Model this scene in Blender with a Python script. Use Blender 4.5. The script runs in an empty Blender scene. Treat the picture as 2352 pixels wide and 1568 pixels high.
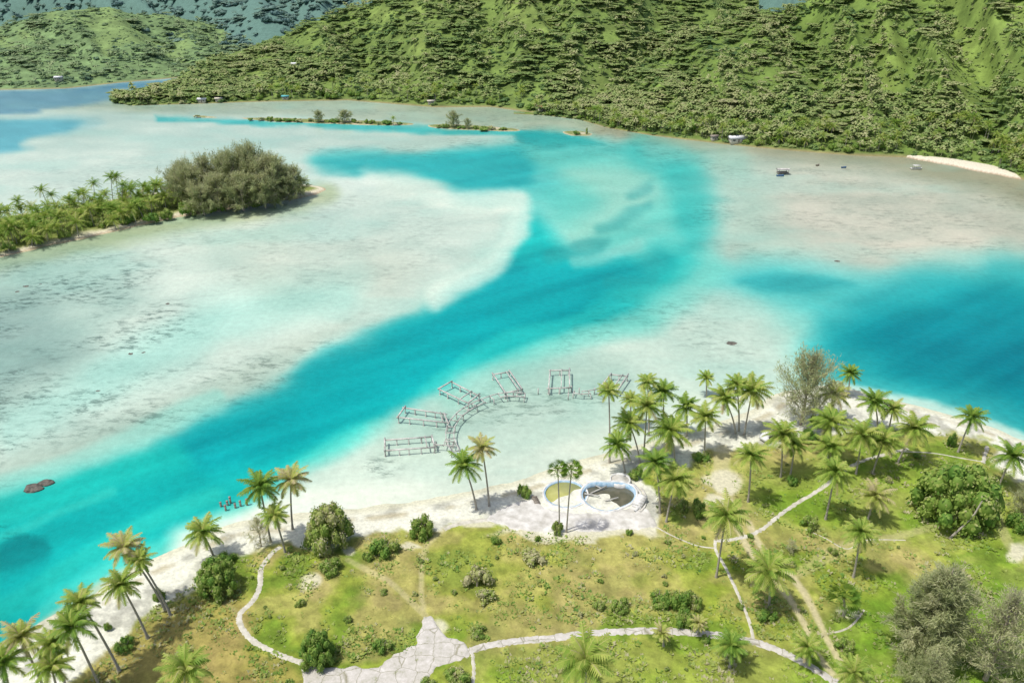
import bpy, bmesh, math, random
import numpy as np
from mathutils import Vector
rng=np.random.default_rng(7); random.seed(7)
C=bpy.context.scene.collection
# ---------------------------------------------------------------- camera model
F=1750.0;CX=1176.0;CY=784.0;H=80.0;TH=math.atan(884/1750)
ct,st=math.cos(TH),math.sin(TH)
def ray(px,py):
    a=(px-CX)/F;b=(CY-py)/F
    return a,ct+b*st,-st+b*ct
def G(px,py,z=0.0):
    a,b,c=ray(px,py);k=(z-H)/c
    return a*k,b*k,z+0*k
def At(px,py,Y):
    a,b,c=ray(px,py);k=Y/b
    return Vector((a*k,Y,H+c*k))
def ppm(p): return F/(p[1]*ct-(p[2]-H)*st)
# ---------------------------------------------------------------- noise
TAB=[np.random.default_rng(100+i).random((256,256)) for i in range(6)]
def vn(x,y,s=0):
    x=np.asarray(x,float);y=np.asarray(y,float)
    ix=np.floor(x).astype(int);iy=np.floor(y).astype(int);fx=x-ix;fy=y-iy
    fx=fx*fx*(3-2*fx);fy=fy*fy*(3-2*fy);T=TAB[s%6]
    a=T[ix&255,iy&255];b=T[(ix+1)&255,iy&255];c=T[ix&255,(iy+1)&255];d=T[(ix+1)&255,(iy+1)&255]
    return (a*(1-fx)+b*fx)*(1-fy)+(c*(1-fx)+d*fx)*fy
def fbm(x,y,s=0,o=4):
    r=0;a=0.5;t=0
    for i in range(o):
        r=r+a*vn(x*2**i+17*i,y*2**i+31*i,s+i);t+=a;a*=.5
    return r/t
def sstep(a,b,x):
    t=np.clip((x-a)/(b-a),0,1);return t*t*(3-2*t)
def sdpoly(X,Y,P):
    X=np.asarray(X,float);Y=np.asarray(Y,float)
    d2=np.full(X.shape,1e18);ins=np.zeros(X.shape,bool);n=len(P)
    for i in range(n):
        x0,y0=P[i];x1,y1=P[(i+1)%n];ex,ey=x1-x0,y1-y0
        wx=X-x0;wy=Y-y0;t=np.clip((wx*ex+wy*ey)/(ex*ex+ey*ey+1e-12),0,1)
        d2=np.minimum(d2,(wx-t*ex)**2+(wy-t*ey)**2)
        c=((y0>Y)!=(y1>Y))&(X<(x1-x0)*(Y-y0)/((y1-y0) if y1!=y0 else 1e-9)+x0)
        ins^=c
    d=np.sqrt(d2);return np.where(ins,d,-d)
def dline(X,Y,P):
    d2=np.full(np.shape(X),1e18)
    for i in range(len(P)-1):
        x0,y0=P[i];x1,y1=P[i+1];ex,ey=x1-x0,y1-y0
        wx=X-x0;wy=Y-y0;t=np.clip((wx*ex+wy*ey)/(ex*ex+ey*ey+1e-12),0,1)
        d2=np.minimum(d2,(wx-t*ex)**2+(wy-t*ey)**2)
    return np.sqrt(d2)
def smooth(P,n=6,closed=False):
    P=[np.array(p,float) for p in P];N=len(P);out=[]
    for i in range(N if closed else N-1):
        g=(lambda k:P[k%N]) if closed else (lambda k:P[min(max(k,0),N-1)])
        a,b,c,d=g(i-1),g(i),g(i+1),g(i+2)
        for k in range(n):
            t=k/n;out.append(.5*((2*b)+(c-a)*t+(2*a-5*b+4*c-d)*t*t+(3*b-a-3*c+d)*t**3))
    if not closed: out.append(P[-1])
    return out
def lin(c):
    c=np.asarray(c,float)/255.0
    return np.where(c<=.04045,c/12.92,((c+.055)/1.055)**2.4)
# ---------------------------------------------------------------- mesh builder
class MB:
    def __init__(s): s.v=[];s.f=[];s.t=[];s.n=0
    def add(s,v,f,t=0.5):
        v=np.asarray(v,float).reshape(-1,3);f=np.asarray(f,int)
        s.v.append(v);s.f.append(f+s.n);s.t.append(np.broadcast_to(np.asarray(t,float),(len(v),)).copy());s.n+=len(v)
    def get(s): return np.vstack(s.v),s.f,np.concatenate(s.t)
    def mesh(s,name,m,smooth_=False,attrs=None):
        v=np.vstack(s.v);me=bpy.data.meshes.new(name);me.vertices.add(len(v))
        me.vertices.foreach_set('co',v.astype(np.float32).ravel())
        li=np.concatenate([q.ravel() for q in s.f]);tot=np.concatenate([np.full(len(q),q.shape[1]) for q in s.f])
        me.loops.add(len(li));me.loops.foreach_set('vertex_index',li.astype(np.int32))
        me.polygons.add(len(tot));stt=np.concatenate([[0],np.cumsum(tot)[:-1]])
        me.polygons.foreach_set('loop_start',stt.astype(np.int32))
        try: me.polygons.foreach_set('loop_total',tot.astype(np.int32))
        except Exception: pass
        if smooth_: me.polygons.foreach_set('use_smooth',np.ones(len(tot),bool))
        a=me.attributes.new('tint','FLOAT','POINT');a.data.foreach_set('value',np.concatenate(s.t).astype(np.float32))
        if attrs:
            for k,(ty,d) in attrs.items():
                a=me.attributes.new(k,ty,'POINT');a.data.foreach_set('value' if ty=='FLOAT' else 'color',d.astype(np.float32).ravel())
        me.update(calc_edges=True)
        if m: me.materials.append(m)
        return me
    def obj(s,name,m,parent=None,**k): return link(name,s.mesh(name,m,**k),parent)
    def box(s,c,d,rz=0,t=.5):
        x,y,z=[q/2 for q in d];v=np.array([[a,b,e] for a in(-x,x) for b in(-y,y) for e in(-z,z)])
        R=np.array([[math.cos(rz),-math.sin(rz),0],[math.sin(rz),math.cos(rz),0],[0,0,1]])
        s.add(v@R.T+np.array(c),[[0,1,3,2],[4,6,7,5],[0,4,5,1],[2,3,7,6],[0,2,6,4],[1,5,7,3]],t)
    def bar(s,p,q,w,h=None,t=.5):
        p=np.array(p,float);q=np.array(q,float);h=h or w;d=q-p;L=np.linalg.norm(d);d/=L
        u=np.cross(d,[0,0,1.]);
        if np.linalg.norm(u)<1e-3:u=np.array([1.,0,0])
        u/=np.linalg.norm(u);n=np.cross(u,d);v=[]
        for e in(p,q):
            for a,b in((-1,-1),(1,-1),(1,1),(-1,1)): v.append(e+u*a*w/2+n*b*h/2)
        s.add(v,[[0,1,2,3],[7,6,5,4],[0,4,5,1],[1,5,6,2],[2,6,7,3],[3,7,4,0]],t)
    def tube(s,P,R,n=6,t=.5):
        P=[np.array(p,float) for p in P];v=[]
        for i,p in enumerate(P):
            d=P[min(i+1,len(P)-1)]-P[max(i-1,0)];d/=np.linalg.norm(d)+1e-9
            u=np.cross(d,[0,1.,0.1]);u/=np.linalg.norm(u)+1e-9;w=np.cross(d,u)
            for k in range(n):
                a=2*math.pi*k/n;v.append(p+R[i]*(math.cos(a)*u+math.sin(a)*w))
        f=[[i*n+k,i*n+(k+1)%n,(i+1)*n+(k+1)%n,(i+1)*n+k] for i in range(len(P)-1) for k in range(n)]
        s.add(v,f,t)
    def cyl(s,c,r,h,n=20,r2=None,t=.5):
        r2=r if r2 is None else r2;a=np.arange(n)*2*math.pi/n
        v=np.vstack([np.c_[c[0]+r*np.cos(a),c[1]+r*np.sin(a),np.full(n,c[2])],np.c_[c[0]+r2*np.cos(a),c[1]+r2*np.sin(a),np.full(n,c[2]+h)]])
        n0=s.n;s.add(v,[[k,(k+1)%n,n+(k+1)%n,n+k] for k in range(n)],t)
        s.f.append(np.array([[n0+n+k for k in range(n)]]));s.f.append(np.array([[n0+n-1-k for k in range(n)]]))
    def ring(s,c,ro,ri,z0,z1,a0=0,a1=360,n=48,t=.5,jit=0):
        a=np.radians(np.linspace(a0,a1,n+1));v=[];rr=np.random.default_rng(3);jz=rr.uniform(-jit,jit*.3,n+1);jz[-1]=jz[0]
        for r,z in((ro,z0),(ro,z1),(ri,z1),(ri,z0)): v.append(np.c_[c[0]+r*np.cos(a),c[1]+r*np.sin(a),z+(jz if z==z1 else 0*jz)])
        m=n+1;f=[]
        for k in range(n):
            for j in range(4): jj=(j+1)%4;f.append([j*m+k,jj*m+k,jj*m+k+1,j*m+k+1])
        if a1-a0<359: f.append([0,m,2*m,3*m]);f.append([n,3*m+n,2*m+n,m+n])
        s.add(np.vstack(v),f,t)
def link(name,data,parent=None):
    o=bpy.data.objects.new(name,data);C.objects.link(o)
    if parent: o.parent=parent
    return o
def tag(o,label=None,cat=None,group=None,kind=None):
    if label:o['label']=label
    if cat:o['category']=cat
    if group:o['group']=group
    if kind:o['kind']=kind
    return o
def thing(name,loc,label,cat,group=None,rz=0):
    o=link(name,None);o.location=loc;o.rotation_euler=(0,0,rz);return tag(o,label,cat,group)
# ---------------------------------------------------------------- materials
def newmat(name):
    m=bpy.data.materials.new(name);m.use_nodes=True;nt=m.node_tree;nt.nodes.clear()
    o=nt.nodes.new('ShaderNodeOutputMaterial');b=nt.nodes.new('ShaderNodeBsdfPrincipled')
    nt.links.new(b.outputs[0],o.inputs[0]);b.inputs['Specular IOR Level'].default_value=.15;b.inputs['Roughness'].default_value=.8
    return m,nt,b,o
def noise(nt,scale,detail=4,rough=.6,vec=None):
    n=nt.nodes.new('ShaderNodeTexNoise');n.inputs['Scale'].default_value=scale;n.inputs['Detail'].default_value=detail;n.inputs['Roughness'].default_value=rough
    if vec is None: vec=nt.nodes.new('ShaderNodeTexCoord').outputs['Object']
    nt.links.new(vec,n.inputs['Vector']);return n
def ramp(nt,src,stops):
    r=nt.nodes.new('ShaderNodeValToRGB');e=r.color_ramp.elements
    while len(e)<len(stops): e.new(.5)
    for i,(p,c) in enumerate(stops): e[i].position=p;e[i].color=(*c,1) if not np.isscalar(c) else (c,c,c,1)
    nt.links.new(src,r.inputs[0]);return r
def mul(nt,a,b,fac=1.0):
    m=nt.nodes.new('ShaderNodeMix');m.data_type='RGBA';m.blend_type='MULTIPLY';m.inputs[0].default_value=fac
    nt.links.new(a,m.inputs[6]);nt.links.new(b,m.inputs[7]);return m.outputs[2]
def mat_noise(name,c1,c2,scale=3,rough=.85,bump=0,spec=.15):
    m,nt,b,o=newmat(name);n=noise(nt,scale,6);r=ramp(nt,n.outputs[0],[(.3,c1),(.7,c2)]);nt.links.new(r.outputs[0],b.inputs['Base Color'])
    b.inputs['Roughness'].default_value=rough;b.inputs['Specular IOR Level'].default_value=spec
    if bump:
        bp=nt.nodes.new('ShaderNodeBump');bp.inputs['Strength'].default_value=bump;bp.inputs['Distance'].default_value=.1;nt.links.new(n.outputs[0],bp.inputs['Height']);nt.links.new(bp.outputs[0],b.inputs['Normal'])
    return m
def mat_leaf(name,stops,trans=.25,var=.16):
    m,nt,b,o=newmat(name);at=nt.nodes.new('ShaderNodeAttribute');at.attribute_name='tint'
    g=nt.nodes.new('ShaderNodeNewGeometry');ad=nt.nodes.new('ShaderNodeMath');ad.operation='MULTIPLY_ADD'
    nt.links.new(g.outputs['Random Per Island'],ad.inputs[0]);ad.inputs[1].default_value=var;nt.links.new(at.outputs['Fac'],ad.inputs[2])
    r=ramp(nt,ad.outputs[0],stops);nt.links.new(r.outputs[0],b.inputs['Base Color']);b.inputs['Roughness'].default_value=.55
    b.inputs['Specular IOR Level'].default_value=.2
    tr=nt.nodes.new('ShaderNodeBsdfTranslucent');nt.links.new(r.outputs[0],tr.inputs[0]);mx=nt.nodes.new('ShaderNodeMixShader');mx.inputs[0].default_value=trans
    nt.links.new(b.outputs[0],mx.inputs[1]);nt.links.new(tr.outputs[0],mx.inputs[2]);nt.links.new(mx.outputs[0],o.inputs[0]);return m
def mat_col(name,scale=1.5,lo=.8,hi=1.15,bump=.2,rough=.9):
    m,nt,b,o=newmat(name);at=nt.nodes.new('ShaderNodeAttribute');at.attribute_name='Col'
    n=noise(nt,scale,8,.7);r=ramp(nt,n.outputs[0],[(.3,lo),(.7,hi)]);c=mul(nt,at.outputs['Color'],r.outputs[0])
    nt.links.new(c,b.inputs['Base Color']);b.inputs['Roughness'].default_value=rough
    bp=nt.nodes.new('ShaderNodeBump');bp.inputs['Strength'].default_value=bump;bp.inputs['Distance'].default_value=.3
    nt.links.new(n.outputs[0],bp.inputs['Height']);nt.links.new(bp.outputs[0],b.inputs['Normal']);return m
M_palm=mat_leaf('palm_leaf',[(0,(.06,.13,.02)),(.3,(.15,.28,.04)),(.55,(.27,.39,.06)),(.8,(.46,.49,.12)),(1,(.5,.43,.25))],.35)
M_leaf=mat_leaf('broad_leaf',[(0,(.05,.12,.03)),(.35,(.12,.25,.04)),(.6,(.22,.34,.06)),(.85,(.36,.42,.11)),(1,(.48,.45,.26))],.3)
M_cas=mat_leaf('casuarina_needles',[(0,(.2,.25,.11)),(.5,(.42,.46,.22)),(1,(.6,.58,.36))],.5)
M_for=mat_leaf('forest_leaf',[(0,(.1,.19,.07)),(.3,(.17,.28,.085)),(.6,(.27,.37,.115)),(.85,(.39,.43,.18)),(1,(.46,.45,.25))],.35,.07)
M_for0=mat_leaf('hazed_far_forest_leaf',[(0,(.12,.22,.14)),(.3,(.19,.3,.16)),(.6,(.27,.38,.18)),(1,(.38,.45,.24))],.35,.07)  # distance haze mixed into the leaf colour of the far hill
M_form=mat_leaf('hazed_mountain_leaf',[(0,(.12,.22,.22)),(.4,(.17,.28,.24)),(1,(.25,.37,.26))],.3,.07)  # bluish aerial haze baked into the mountain leaf colour
M_red=mat_leaf('red_leaf',[(0,(.4,.03,.03)),(1,(.6,.1,.06))])
M_bark=mat_noise('palm_bark',(.3,.27,.22),(.48,.44,.37),4)
M_twig=mat_noise('grey_twig',(.3,.25,.2),(.46,.4,.33),4)
M_conc=mat_noise('old_concrete',(.4,.38,.33),(.72,.7,.65),.7)
M_ruin=mat_noise('weathered_beige_beam',(.3,.29,.26),(.66,.65,.6),.8)
M_blue=mat_noise('faded_blue_paint',(.2,.36,.5),(.5,.62,.7),1.5)
M_white=mat_noise('stained_white_paint',(.45,.44,.41),(.78,.78,.75),.9)
M_rock=mat_noise('dark_rock',(.05,.05,.045),(.2,.18,.15),1.5,bump=.6)
M_dark=mat_noise('dark_gap',(.02,.02,.025),(.04,.04,.05),2)
M_glass=mat_noise('glass',(.03,.04,.05),(.06,.07,.08),2,rough=.15,spec=.5)
M_roofr=mat_noise('red_roof',(.3,.09,.06),(.4,.15,.1),2)
M_rooft=mat_noise('turquoise_roof',(.1,.4,.45),(.15,.5,.5),2)
M_wall=mat_noise('cream_wall',(.55,.5,.4),(.68,.63,.52),2)
M_wood=mat_noise('grey_wood',(.2,.17,.14),(.34,.3,.25),3)
M_bluep=mat_noise('blue_paint',(.07,.16,.3),(.12,.22,.38),3)
M_rub=mat_noise('rubber',(.02,.02,.02),(.04,.04,.04),3)
M_skin=mat_noise('skin',(.3,.17,.11),(.36,.21,.14),3)
M_cloth=mat_noise('red_cloth',(.45,.06,.06),(.55,.1,.08),3)
M_navy=mat_noise('navy_cloth',(.03,.04,.09),(.05,.06,.12),3)
M_carg=mat_noise('grey_car_paint',(.08,.09,.1),(.1,.11,.12),3,rough=.3,spec=.5)
M_carw=mat_noise('white_car_paint',(.7,.7,.7),(.76,.76,.76),3,rough=.3,spec=.5)
# ---------------------------------------------------------------- WATER
def sheet(name,X,Y,Z,col,mat,mask=None,extra=None,smooth_=True,K=(.76,.77,.70)):
    ny,nx=X.shape;mb=MB();idx=np.arange(nx*ny).reshape(ny,nx)
    f=np.stack([idx[:-1,:-1],idx[1:,:-1],idx[1:,1:],idx[:-1,1:]],-1).reshape(-1,4)
    v=np.stack([X,Y,Z],-1).reshape(-1,3);col=col.reshape(-1,3);ex=None if extra is None else extra.reshape(-1)
    if mask is not None:
        mk=mask.reshape(-1);f=f[mk[f].any(1)];u,inv=np.unique(f,return_inverse=True);f=inv.reshape(-1,4);v=v[u];col=col[u];ex=None if ex is None else ex[u]
    mb.add(v,f,.5)
    at={'Col':('FLOAT_COLOR',np.c_[lin(col)*np.array(K),np.ones(len(col))])}
    if ex is not None: at['reef']=('FLOAT',ex)
    o=mb.obj(name,mat,smooth_=smooth_,attrs=at);return tag(o,kind='structure')
def blend(col,m,c,a=1.0):
    m=(m*a)[...,None];return col*(1-m)+np.asarray(c,float)*m
pxs=np.arange(-800,3160,6.5);pys=np.concatenate([np.arange(-84,170,8),np.arange(170,1860,6.0)])
PX,PY=np.meshgrid(pxs,pys);WX,WY,_=G(PX,PY,0)
w1=(fbm(WX/22,WY/22,0,5)-.5);w2=(fbm(WX/22+50,WY/22+9,2,5)-.5)
sc=np.clip((PY+100)/900,.1,1.2)
QX=PX+w1*80*sc;QY=PY+w2*48*sc
col=np.empty(PX.shape+(3,));col[:]=(200,218,211)
def wp(c,poly,f,a=1.0,fo=None,sm=True):
    global col
    P=smooth(poly,4,True) if sm else poly
    s=sdpoly(QX,QY,P);fo=f if fo is None else fo
    col=blend(col,sstep(-fo,f,s),c,a)
def wl(c,pts,w,f,a=1.0):
    global col
    d=dline(QX,QY,smooth(pts,4));col=blend(col,1-sstep(w,w+f,d),c,a)
# flats
wp((216,227,221),[(0,350),(700,330),(1180,460),(1190,560),(900,740),(300,960),(-800,1200),(-800,500)],60,.8)
wp((172,190,168),[(250,225),(900,235),(1250,258),(1500,315),(1900,355),(2400,440),(2400,400),(1500,240),(300,200)],12,.65,fo=25)
wp((166,176,152),[(-300,238),(1250,240),(1400,290),(1300,322),(1000,290),(500,262)],12,.6)
wp((210,206,196),[(1640,395),(1900,385),(2200,420),(2500,520),(3200,700),(3200,620),(2352,610),(2150,612),(2000,640),(1850,610),(1700,590),(1640,520),(1700,450)],60,.95)
wp((166,156,134),[(1560,335),(1700,345),(1900,362),(2100,385),(2300,440),(2450,500),(3200,760),(3200,400),(1500,290)],22,.8,fo=55)
wp((192,188,178),[(2250,480),(2500,560),(3200,780),(3200,640),(2500,560),(2300,560)],30,.4)
# deep far left
wp((92,146,176),[(-900,200),(0,206),(150,202),(270,190),(420,180),(400,196),(262,212),(262,232),(100,248),(0,262),(-900,285)],6)
wp((140,180,188),[(-900,225),(420,205),(420,190),(560,235),(260,240),(-100,262),(-900,300)],10,.35)
wp((98,180,200),[(-900,292),(0,276),(100,271),(235,274),(200,298),(90,314),(46,332),(0,352),(-900,430)],10,.95)
wp((196,214,208),[(240,262),(560,275),(1100,305),(1200,325),(900,335),(400,330),(60,345),(150,310)],12,.7)
wl((60,186,190),[(360,270),(560,279),(800,291),(1000,299),(1200,309),(1300,322)],3,7,.9)
# upper basin
wp((70,194,196),[(715,378),(760,352),(900,348),(1060,345),(1180,325),(1250,308),(1400,325),(1520,350),(1640,366),(1570,395),(1540,430),(1590,480),(1590,580),(1560,640),(1300,620),(1190,560),(1215,480),(1195,450),(1110,452),(1050,440),(1000,420),(900,408),(790,398)],22,.9,fo=26)
wp((196,214,206),[(880,330),(1100,325),(1190,330),(1080,348),(920,348)],8,.6)
wp((24,174,184),[(960,360),(1120,345),(1210,350),(1230,400),(1190,445),(1110,448),(1050,436),(960,405),(780,392),(740,375)],20,.75)
wp((16,162,170),[(1190,308),(1300,310),(1380,328),(1260,340),(1200,330)],8,.75)
wp((120,212,202),[(1230,350),(1420,345),(1540,390),(1590,470),(1560,560),(1480,600),(1350,590),(1250,560),(1230,480),(1290,420)],50,.75)
wp((184,220,206),[(1300,400),(1420,380),(1530,420),(1500,480),(1400,520),(1300,590),(1240,600),(1290,520),(1380,460)],36,.6)
wl((60,192,190),[(1480,345),(1570,400),(1600,470),(1580,560),(1500,640)],12,60,.7)
wl((186,212,202),[(1660,400),(1710,460),(1725,540),(1770,600)],8,120,.75)
wl((150,200,190),[(1500,345),(1600,358),(1700,376)],6,44,.5)
# main channel
CH=[(1215,480),(1185,560),(1145,612),(1050,668),(900,752),(750,842),(600,925),(400,1005),(200,1075),(0,1145),(-900,1450),(-900,1980),(-200,1620),(0,1500),(120,1430),(230,1350),(330,1290),(430,1236),(520,1180),(600,1125),(680,1080),(840,1010),(960,930),(1060,885),(1180,835),(1300,785),(1440,735),(1530,670),(1580,600),(1530,560),(1450,600),(1330,590)]
wp((160,226,220),CH,10,.6,fo=60)
wp((20,190,192),CH,34,1.0,fo=30)
wp((0,164,176),[(1190,600),(1060,690),(900,790),(750,880),(600,960),(400,1050),(380,1090),(640,1040),(860,960),(1100,830),(1300,750),(1460,680),(1500,620),(1450,610),(1300,600)],46,.95)
wl((50,190,188),[(1480,680),(1570,620),(1610,550),(1615,480),(1580,410)],4,80,.6)
wl((120,212,204),[(1520,470),(1550,540),(1500,600)],4,50,.4)
wl((0,150,164),[(1180,620),(1000,720),(850,800),(700,890),(560,960),(380,1040)],10,44,.6)
wl((60,208,204),[(1500,650),(1300,740),(1150,790),(1000,880)],5,22,.45)
wl((100,222,212),[(900,975),(700,1060),(560,1140),(430,1230),(300,1290),(120,1400)],8,34,.6)
wl((30,196,190),[(-400,1300),(0,1165),(200,1110),(380,1060)],20,50,.8)
wl((0,158,164),[(-500,1480),(0,1300),(200,1200),(420,1100)],20,60,.5)
wl((50,204,196),[(-500,1580),(0,1400),(200,1290),(480,1130)],8,22,.6)
wl((80,210,200),[(-500,1450),(0,1240),(260,1130)],4,14,.4)
for q in ([(1270,590),(1330,592),(1385,580)],[(1380,520),(1430,505),(1490,475)],[(1330,565),(1370,558),(1400,560)],[(1400,655),(1440,650),(1500,640)],[(1440,445),(1490,430)]):
    wl((50,158,160),q,2,22,.5)
wl((0,144,154),[(1370,660),(1460,645),(1530,600)],8,38,.4)
wl((150,210,204),[(1330,610),(1400,600),(1480,560)],4,20,.5)
# white lip
wl((242,246,238),[(850,412),(950,425),(1030,450),(1110,462),(1195,462),(1192,520),(1165,575),(1110,625),(1000,680)],8,30,.75)
wl((232,240,236),[(720,415),(850,425)],8,24,.7)
wl((230,238,230),[(1740,632),(1800,602),(1960,650),(2120,612),(2330,602)],4,18,.4)
# right basin
wl((150,220,212),[(1740,680),(1840,740),(1830,810)],10,100,.6)
wp((84,200,202),[(1660,650),(1740,622),(1850,632),(2000,658),(2110,628),(2250,612),(2400,612),(3200,760),(3200,1360),(2352,992),(2280,968),(2200,940),(2100,920),(2000,898),(1900,870),(1860,800),(1880,730),(1760,690)],30,.95,fo=70)
wp((0,148,164),[(1960,720),(2100,668),(2250,640),(2400,650),(3200,820),(3200,1300),(2352,975),(2250,930),(2100,895),(2000,862),(1900,800)],80,.95)
wp((0,126,148),[(2050,780),(2250,730),(2450,760),(3200,950),(3200,1200),(2352,920),(2150,870)],80,.65)
wp((40,162,172),[(1680,655),(1740,635),(1880,650),(1960,665),(1880,675),(1760,672)],12,.6)
# sand between basins and beach
wp((214,229,221),[(1080,890),(1300,800),(1600,690),(1700,690),(1800,780),(1850,850),(1780,890),(1640,950),(1400,1010),(1180,1080),(900,1150),(640,1190),(560,1190),(660,1110),(860,1020),(960,945)],46,.8)
wl((110,216,208),[(1640,620),(1590,672),(1450,745),(1300,800),(1180,850),(1060,905)],4,60,.65)
wp((188,212,204),[(880,985),(1000,900),(1180,840),(1460,840),(1480,900),(1200,960),(1060,1040),(900,1060)],35,.6)
wl((246,246,238),[(440,1250),(560,1200),(700,1170),(880,1150),(1050,1120),(1200,1085),(1330,1045),(1450,1015),(1600,975),(1740,925)],22,50,.85)
wl((226,236,228),[(700,1120),(900,1090),(1100,1040),(1300,980)],20,60,.5)
wl((222,240,234),[(1780,900),(1900,884),(2000,900),(2200,950),(2352,1005),(2600,1090)],4,18,.9)
wl((212,214,190),[(-100,1545),(0,1490),(120,1425),(240,1350),(340,1298)],5,16,.8)
# left flats
wl((178,190,150),[(-400,640),(0,595),(200,552),(420,505),(620,470),(740,445)],8,38,.75)
wp((174,200,194),[(-800,700),(0,600),(250,600),(320,680),(250,800),(120,880),(0,930),(-800,1200)],60,.75)
wp((144,172,170),[(-800,800),(0,690),(140,740),(200,800),(90,860),(0,885),(-800,1100)],60,.7)
wp((204,196,182),[(560,620),(800,560),(960,590),(900,680),(700,720),(600,700)],70,.3)
wp((172,188,178),[(300,960),(420,920),(640,800),(800,745),(720,830),(560,920),(350,1010),(100,1090),(0,1110),(60,1050)],30,.5)
wl((150,226,220),[(40,980),(200,900),(420,780),(600,720),(760,690)],8,70,.35)
wl((170,222,216),[(250,900),(420,820),(500,700),(800,640)],10,70,.3)
wl((150,226,218),[(0,1120),(250,1030),(500,930)],10,24,.5)
wp((0,126,134),[(0,1262),(60,1232),(130,1248),(130,1290),(60,1310),(0,1320),(-60,1300)],14,.75)
wp((0,150,150),[(-100,1400),(30,1370),(120,1340),(60,1400),(-40,1460)],18,.45)
st1=fbm(WX/14+WY/30,WY/9-WX/30,1,5)-.5
deep=np.clip((200-col[...,0])/200,0,1)
col=col*(1+(st1*.26)[...,None]*np.array([.8,.5,.5]))
st2=fbm((WX*.8+WY*.55)/60,(WX*.55-WY*.8)/5.0,3,4)-.5
col=col+(deep*st2*50)[...,None]*np.array([.5,.9,.8])
big=fbm(WX/45,WY/45,4,5)-.5
col=col*(1+(big*.16*(1-deep))[...,None]*np.array([1.1,.8,.8]))
aq=sstep(.5,.72,fbm(WX/30+5,WY/18,5,5))*(1-deep);col=blend(col,aq,(172,220,214),.28)
col=np.clip(col,0,250)
reef=np.zeros(PX.shape)
for p,f,a in (([(-800,700),(0,600),(330,590),(420,700),(450,830),(300,930),(60,1090),(-800,1300)],60,1.0),([(300,930),(640,800),(860,720),(760,830),(560,930),(250,1040),(50,1100)],40,.8),
  ([(850,1060),(930,1040),(940,1080),(880,1090)],15,1.),([(1100,900),(1330,890),(1460,900),(1400,950),(1180,970),(1000,1000)],20,.7),([(-100,1200),(130,1230),(130,1300),(-100,1420)],20,.9),
  ([(1480,330),(2400,440),(2400,500),(1480,380)],30,.6),([(1640,440),(2350,480),(2350,600),(1700,590)],40,.5),([(1400,700),(1700,690),(1750,830),(1300,820)],40,.5),([(0,400),(600,380),(1100,560),(500,700)],50,.4),([(700,340),(1400,300),(1500,350),(900,370)],15,.6),([(0,240),(1300,240),(1400,330),(900,270)],10,.6)):
    reef=np.maximum(reef,sstep(-f,f,sdpoly(QX,QY,smooth(p,3,True)))*a)
m,nt,b,o=newmat('lagoon_water')
at=nt.nodes.new('ShaderNodeAttribute');at.attribute_name='Col';ar=nt.nodes.new('ShaderNodeAttribute');ar.attribute_name='reef'
n1=noise(nt,.6,8,.72);r1=ramp(nt,n1.outputs[0],[(.3,.86),(.7,1.09)]);c=mul(nt,at.outputs['Color'],r1.outputs[0])
mpn=nt.nodes.new('ShaderNodeMapping');mpn.inputs['Scale'].default_value=(.7,1.5,1);mpn.inputs['Rotation'].default_value=(0,0,.5);nt.links.new(nt.nodes.new('ShaderNodeTexCoord').outputs['Object'],mpn.inputs[0])
n2=noise(nt,.34,9,.8,mpn.outputs[0]);r2=ramp(nt,n2.outputs[0],[(.49,0.0),(.58,1.0)])
n3=noise(nt,.05,4,.55);r3=ramp(nt,n3.outputs[0],[(.42,0.0),(.55,1.0)])
q=mul(nt,r2.outputs[0],r3.outputs[0]);q2=mul(nt,q,ar.outputs['Fac'])
mx=nt.nodes.new('ShaderNodeMix');mx.data_type='RGBA';mx.blend_type='MULTIPLY';nt.links.new(q2,mx.inputs[0]);nt.links.new(c,mx.inputs[6]);mx.inputs[7].default_value=(.36,.4,.4,1)
nt.links.new(mx.outputs[2],b.inputs['Base Color']);b.inputs['Roughness'].default_value=.3;b.inputs['Specular IOR Level'].default_value=.1
wv=noise(nt,1.3,6,.65);bp=nt.nodes.new('ShaderNodeBump');bp.inputs['Strength'].default_value=.4;bp.inputs['Distance'].default_value=.2
nt.links.new(wv.outputs[0],bp.inputs['Height']);nt.links.new(bp.outputs[0],b.inputs['Normal'])
sheet('water',WX,WY,WX*0,col,m,extra=reef,K=(.66,.71,.63))
mb=MB();mb.add([(-9000,-500,-4),(9000,-500,-4),(9000,12000,-4),(-9000,12000,-4)],[[0,1,2,3]]);tag(mb.obj('ground',mat_noise('sea_floor',(.3,.35,.3),(.4,.45,.4),.01)),kind='structure')
# ---------------------------------------------------------------- LANDS
SHORE=[(-900,1990),(-200,1600),(0,1502),(100,1430),(200,1376),(250,1338),(330,1294),(430,1246),(520,1206),(640,1188),(800,1168),(900,1156),(1000,1142),(1100,1122),(1180,1106),(1250,1082),(1330,1060),(1400,1040),(1480,1018),(1560,1000),(1650,972),(1730,938),(1780,905),(1850,890),(1920,886),(2000,903),(2100,930),(2200,958),(2290,985),(2352,1012),(2600,1100),(3200,1380),(3200,2100),(-900,2100)]
SH=smooth(SHORE,4,True);SHW=[G(p[0],p[1],0)[:2] for p in SH]
def landz(x,y):
    s=sdpoly(x,y,SHW);s=s+(fbm(np.asarray(x)/7,np.asarray(y)/7,5)-.5)*2.2;z=np.where(s>0,1.25*(1-np.exp(-np.maximum(s,0)/7)),np.maximum(s*.12,-1.5))
    return z+np.where(s>0,np.minimum(s/12,1)*(fbm(np.asarray(x)/9,np.asarray(y)/9,3)-.5)*.8,0)
def P(px,py):
    z=1.0
    for i in range(3):
        x,y,_=G(px,py,z);z=float(landz(np.array([x]),np.array([y]))[0])
    return Vector((x,y,z))
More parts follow.
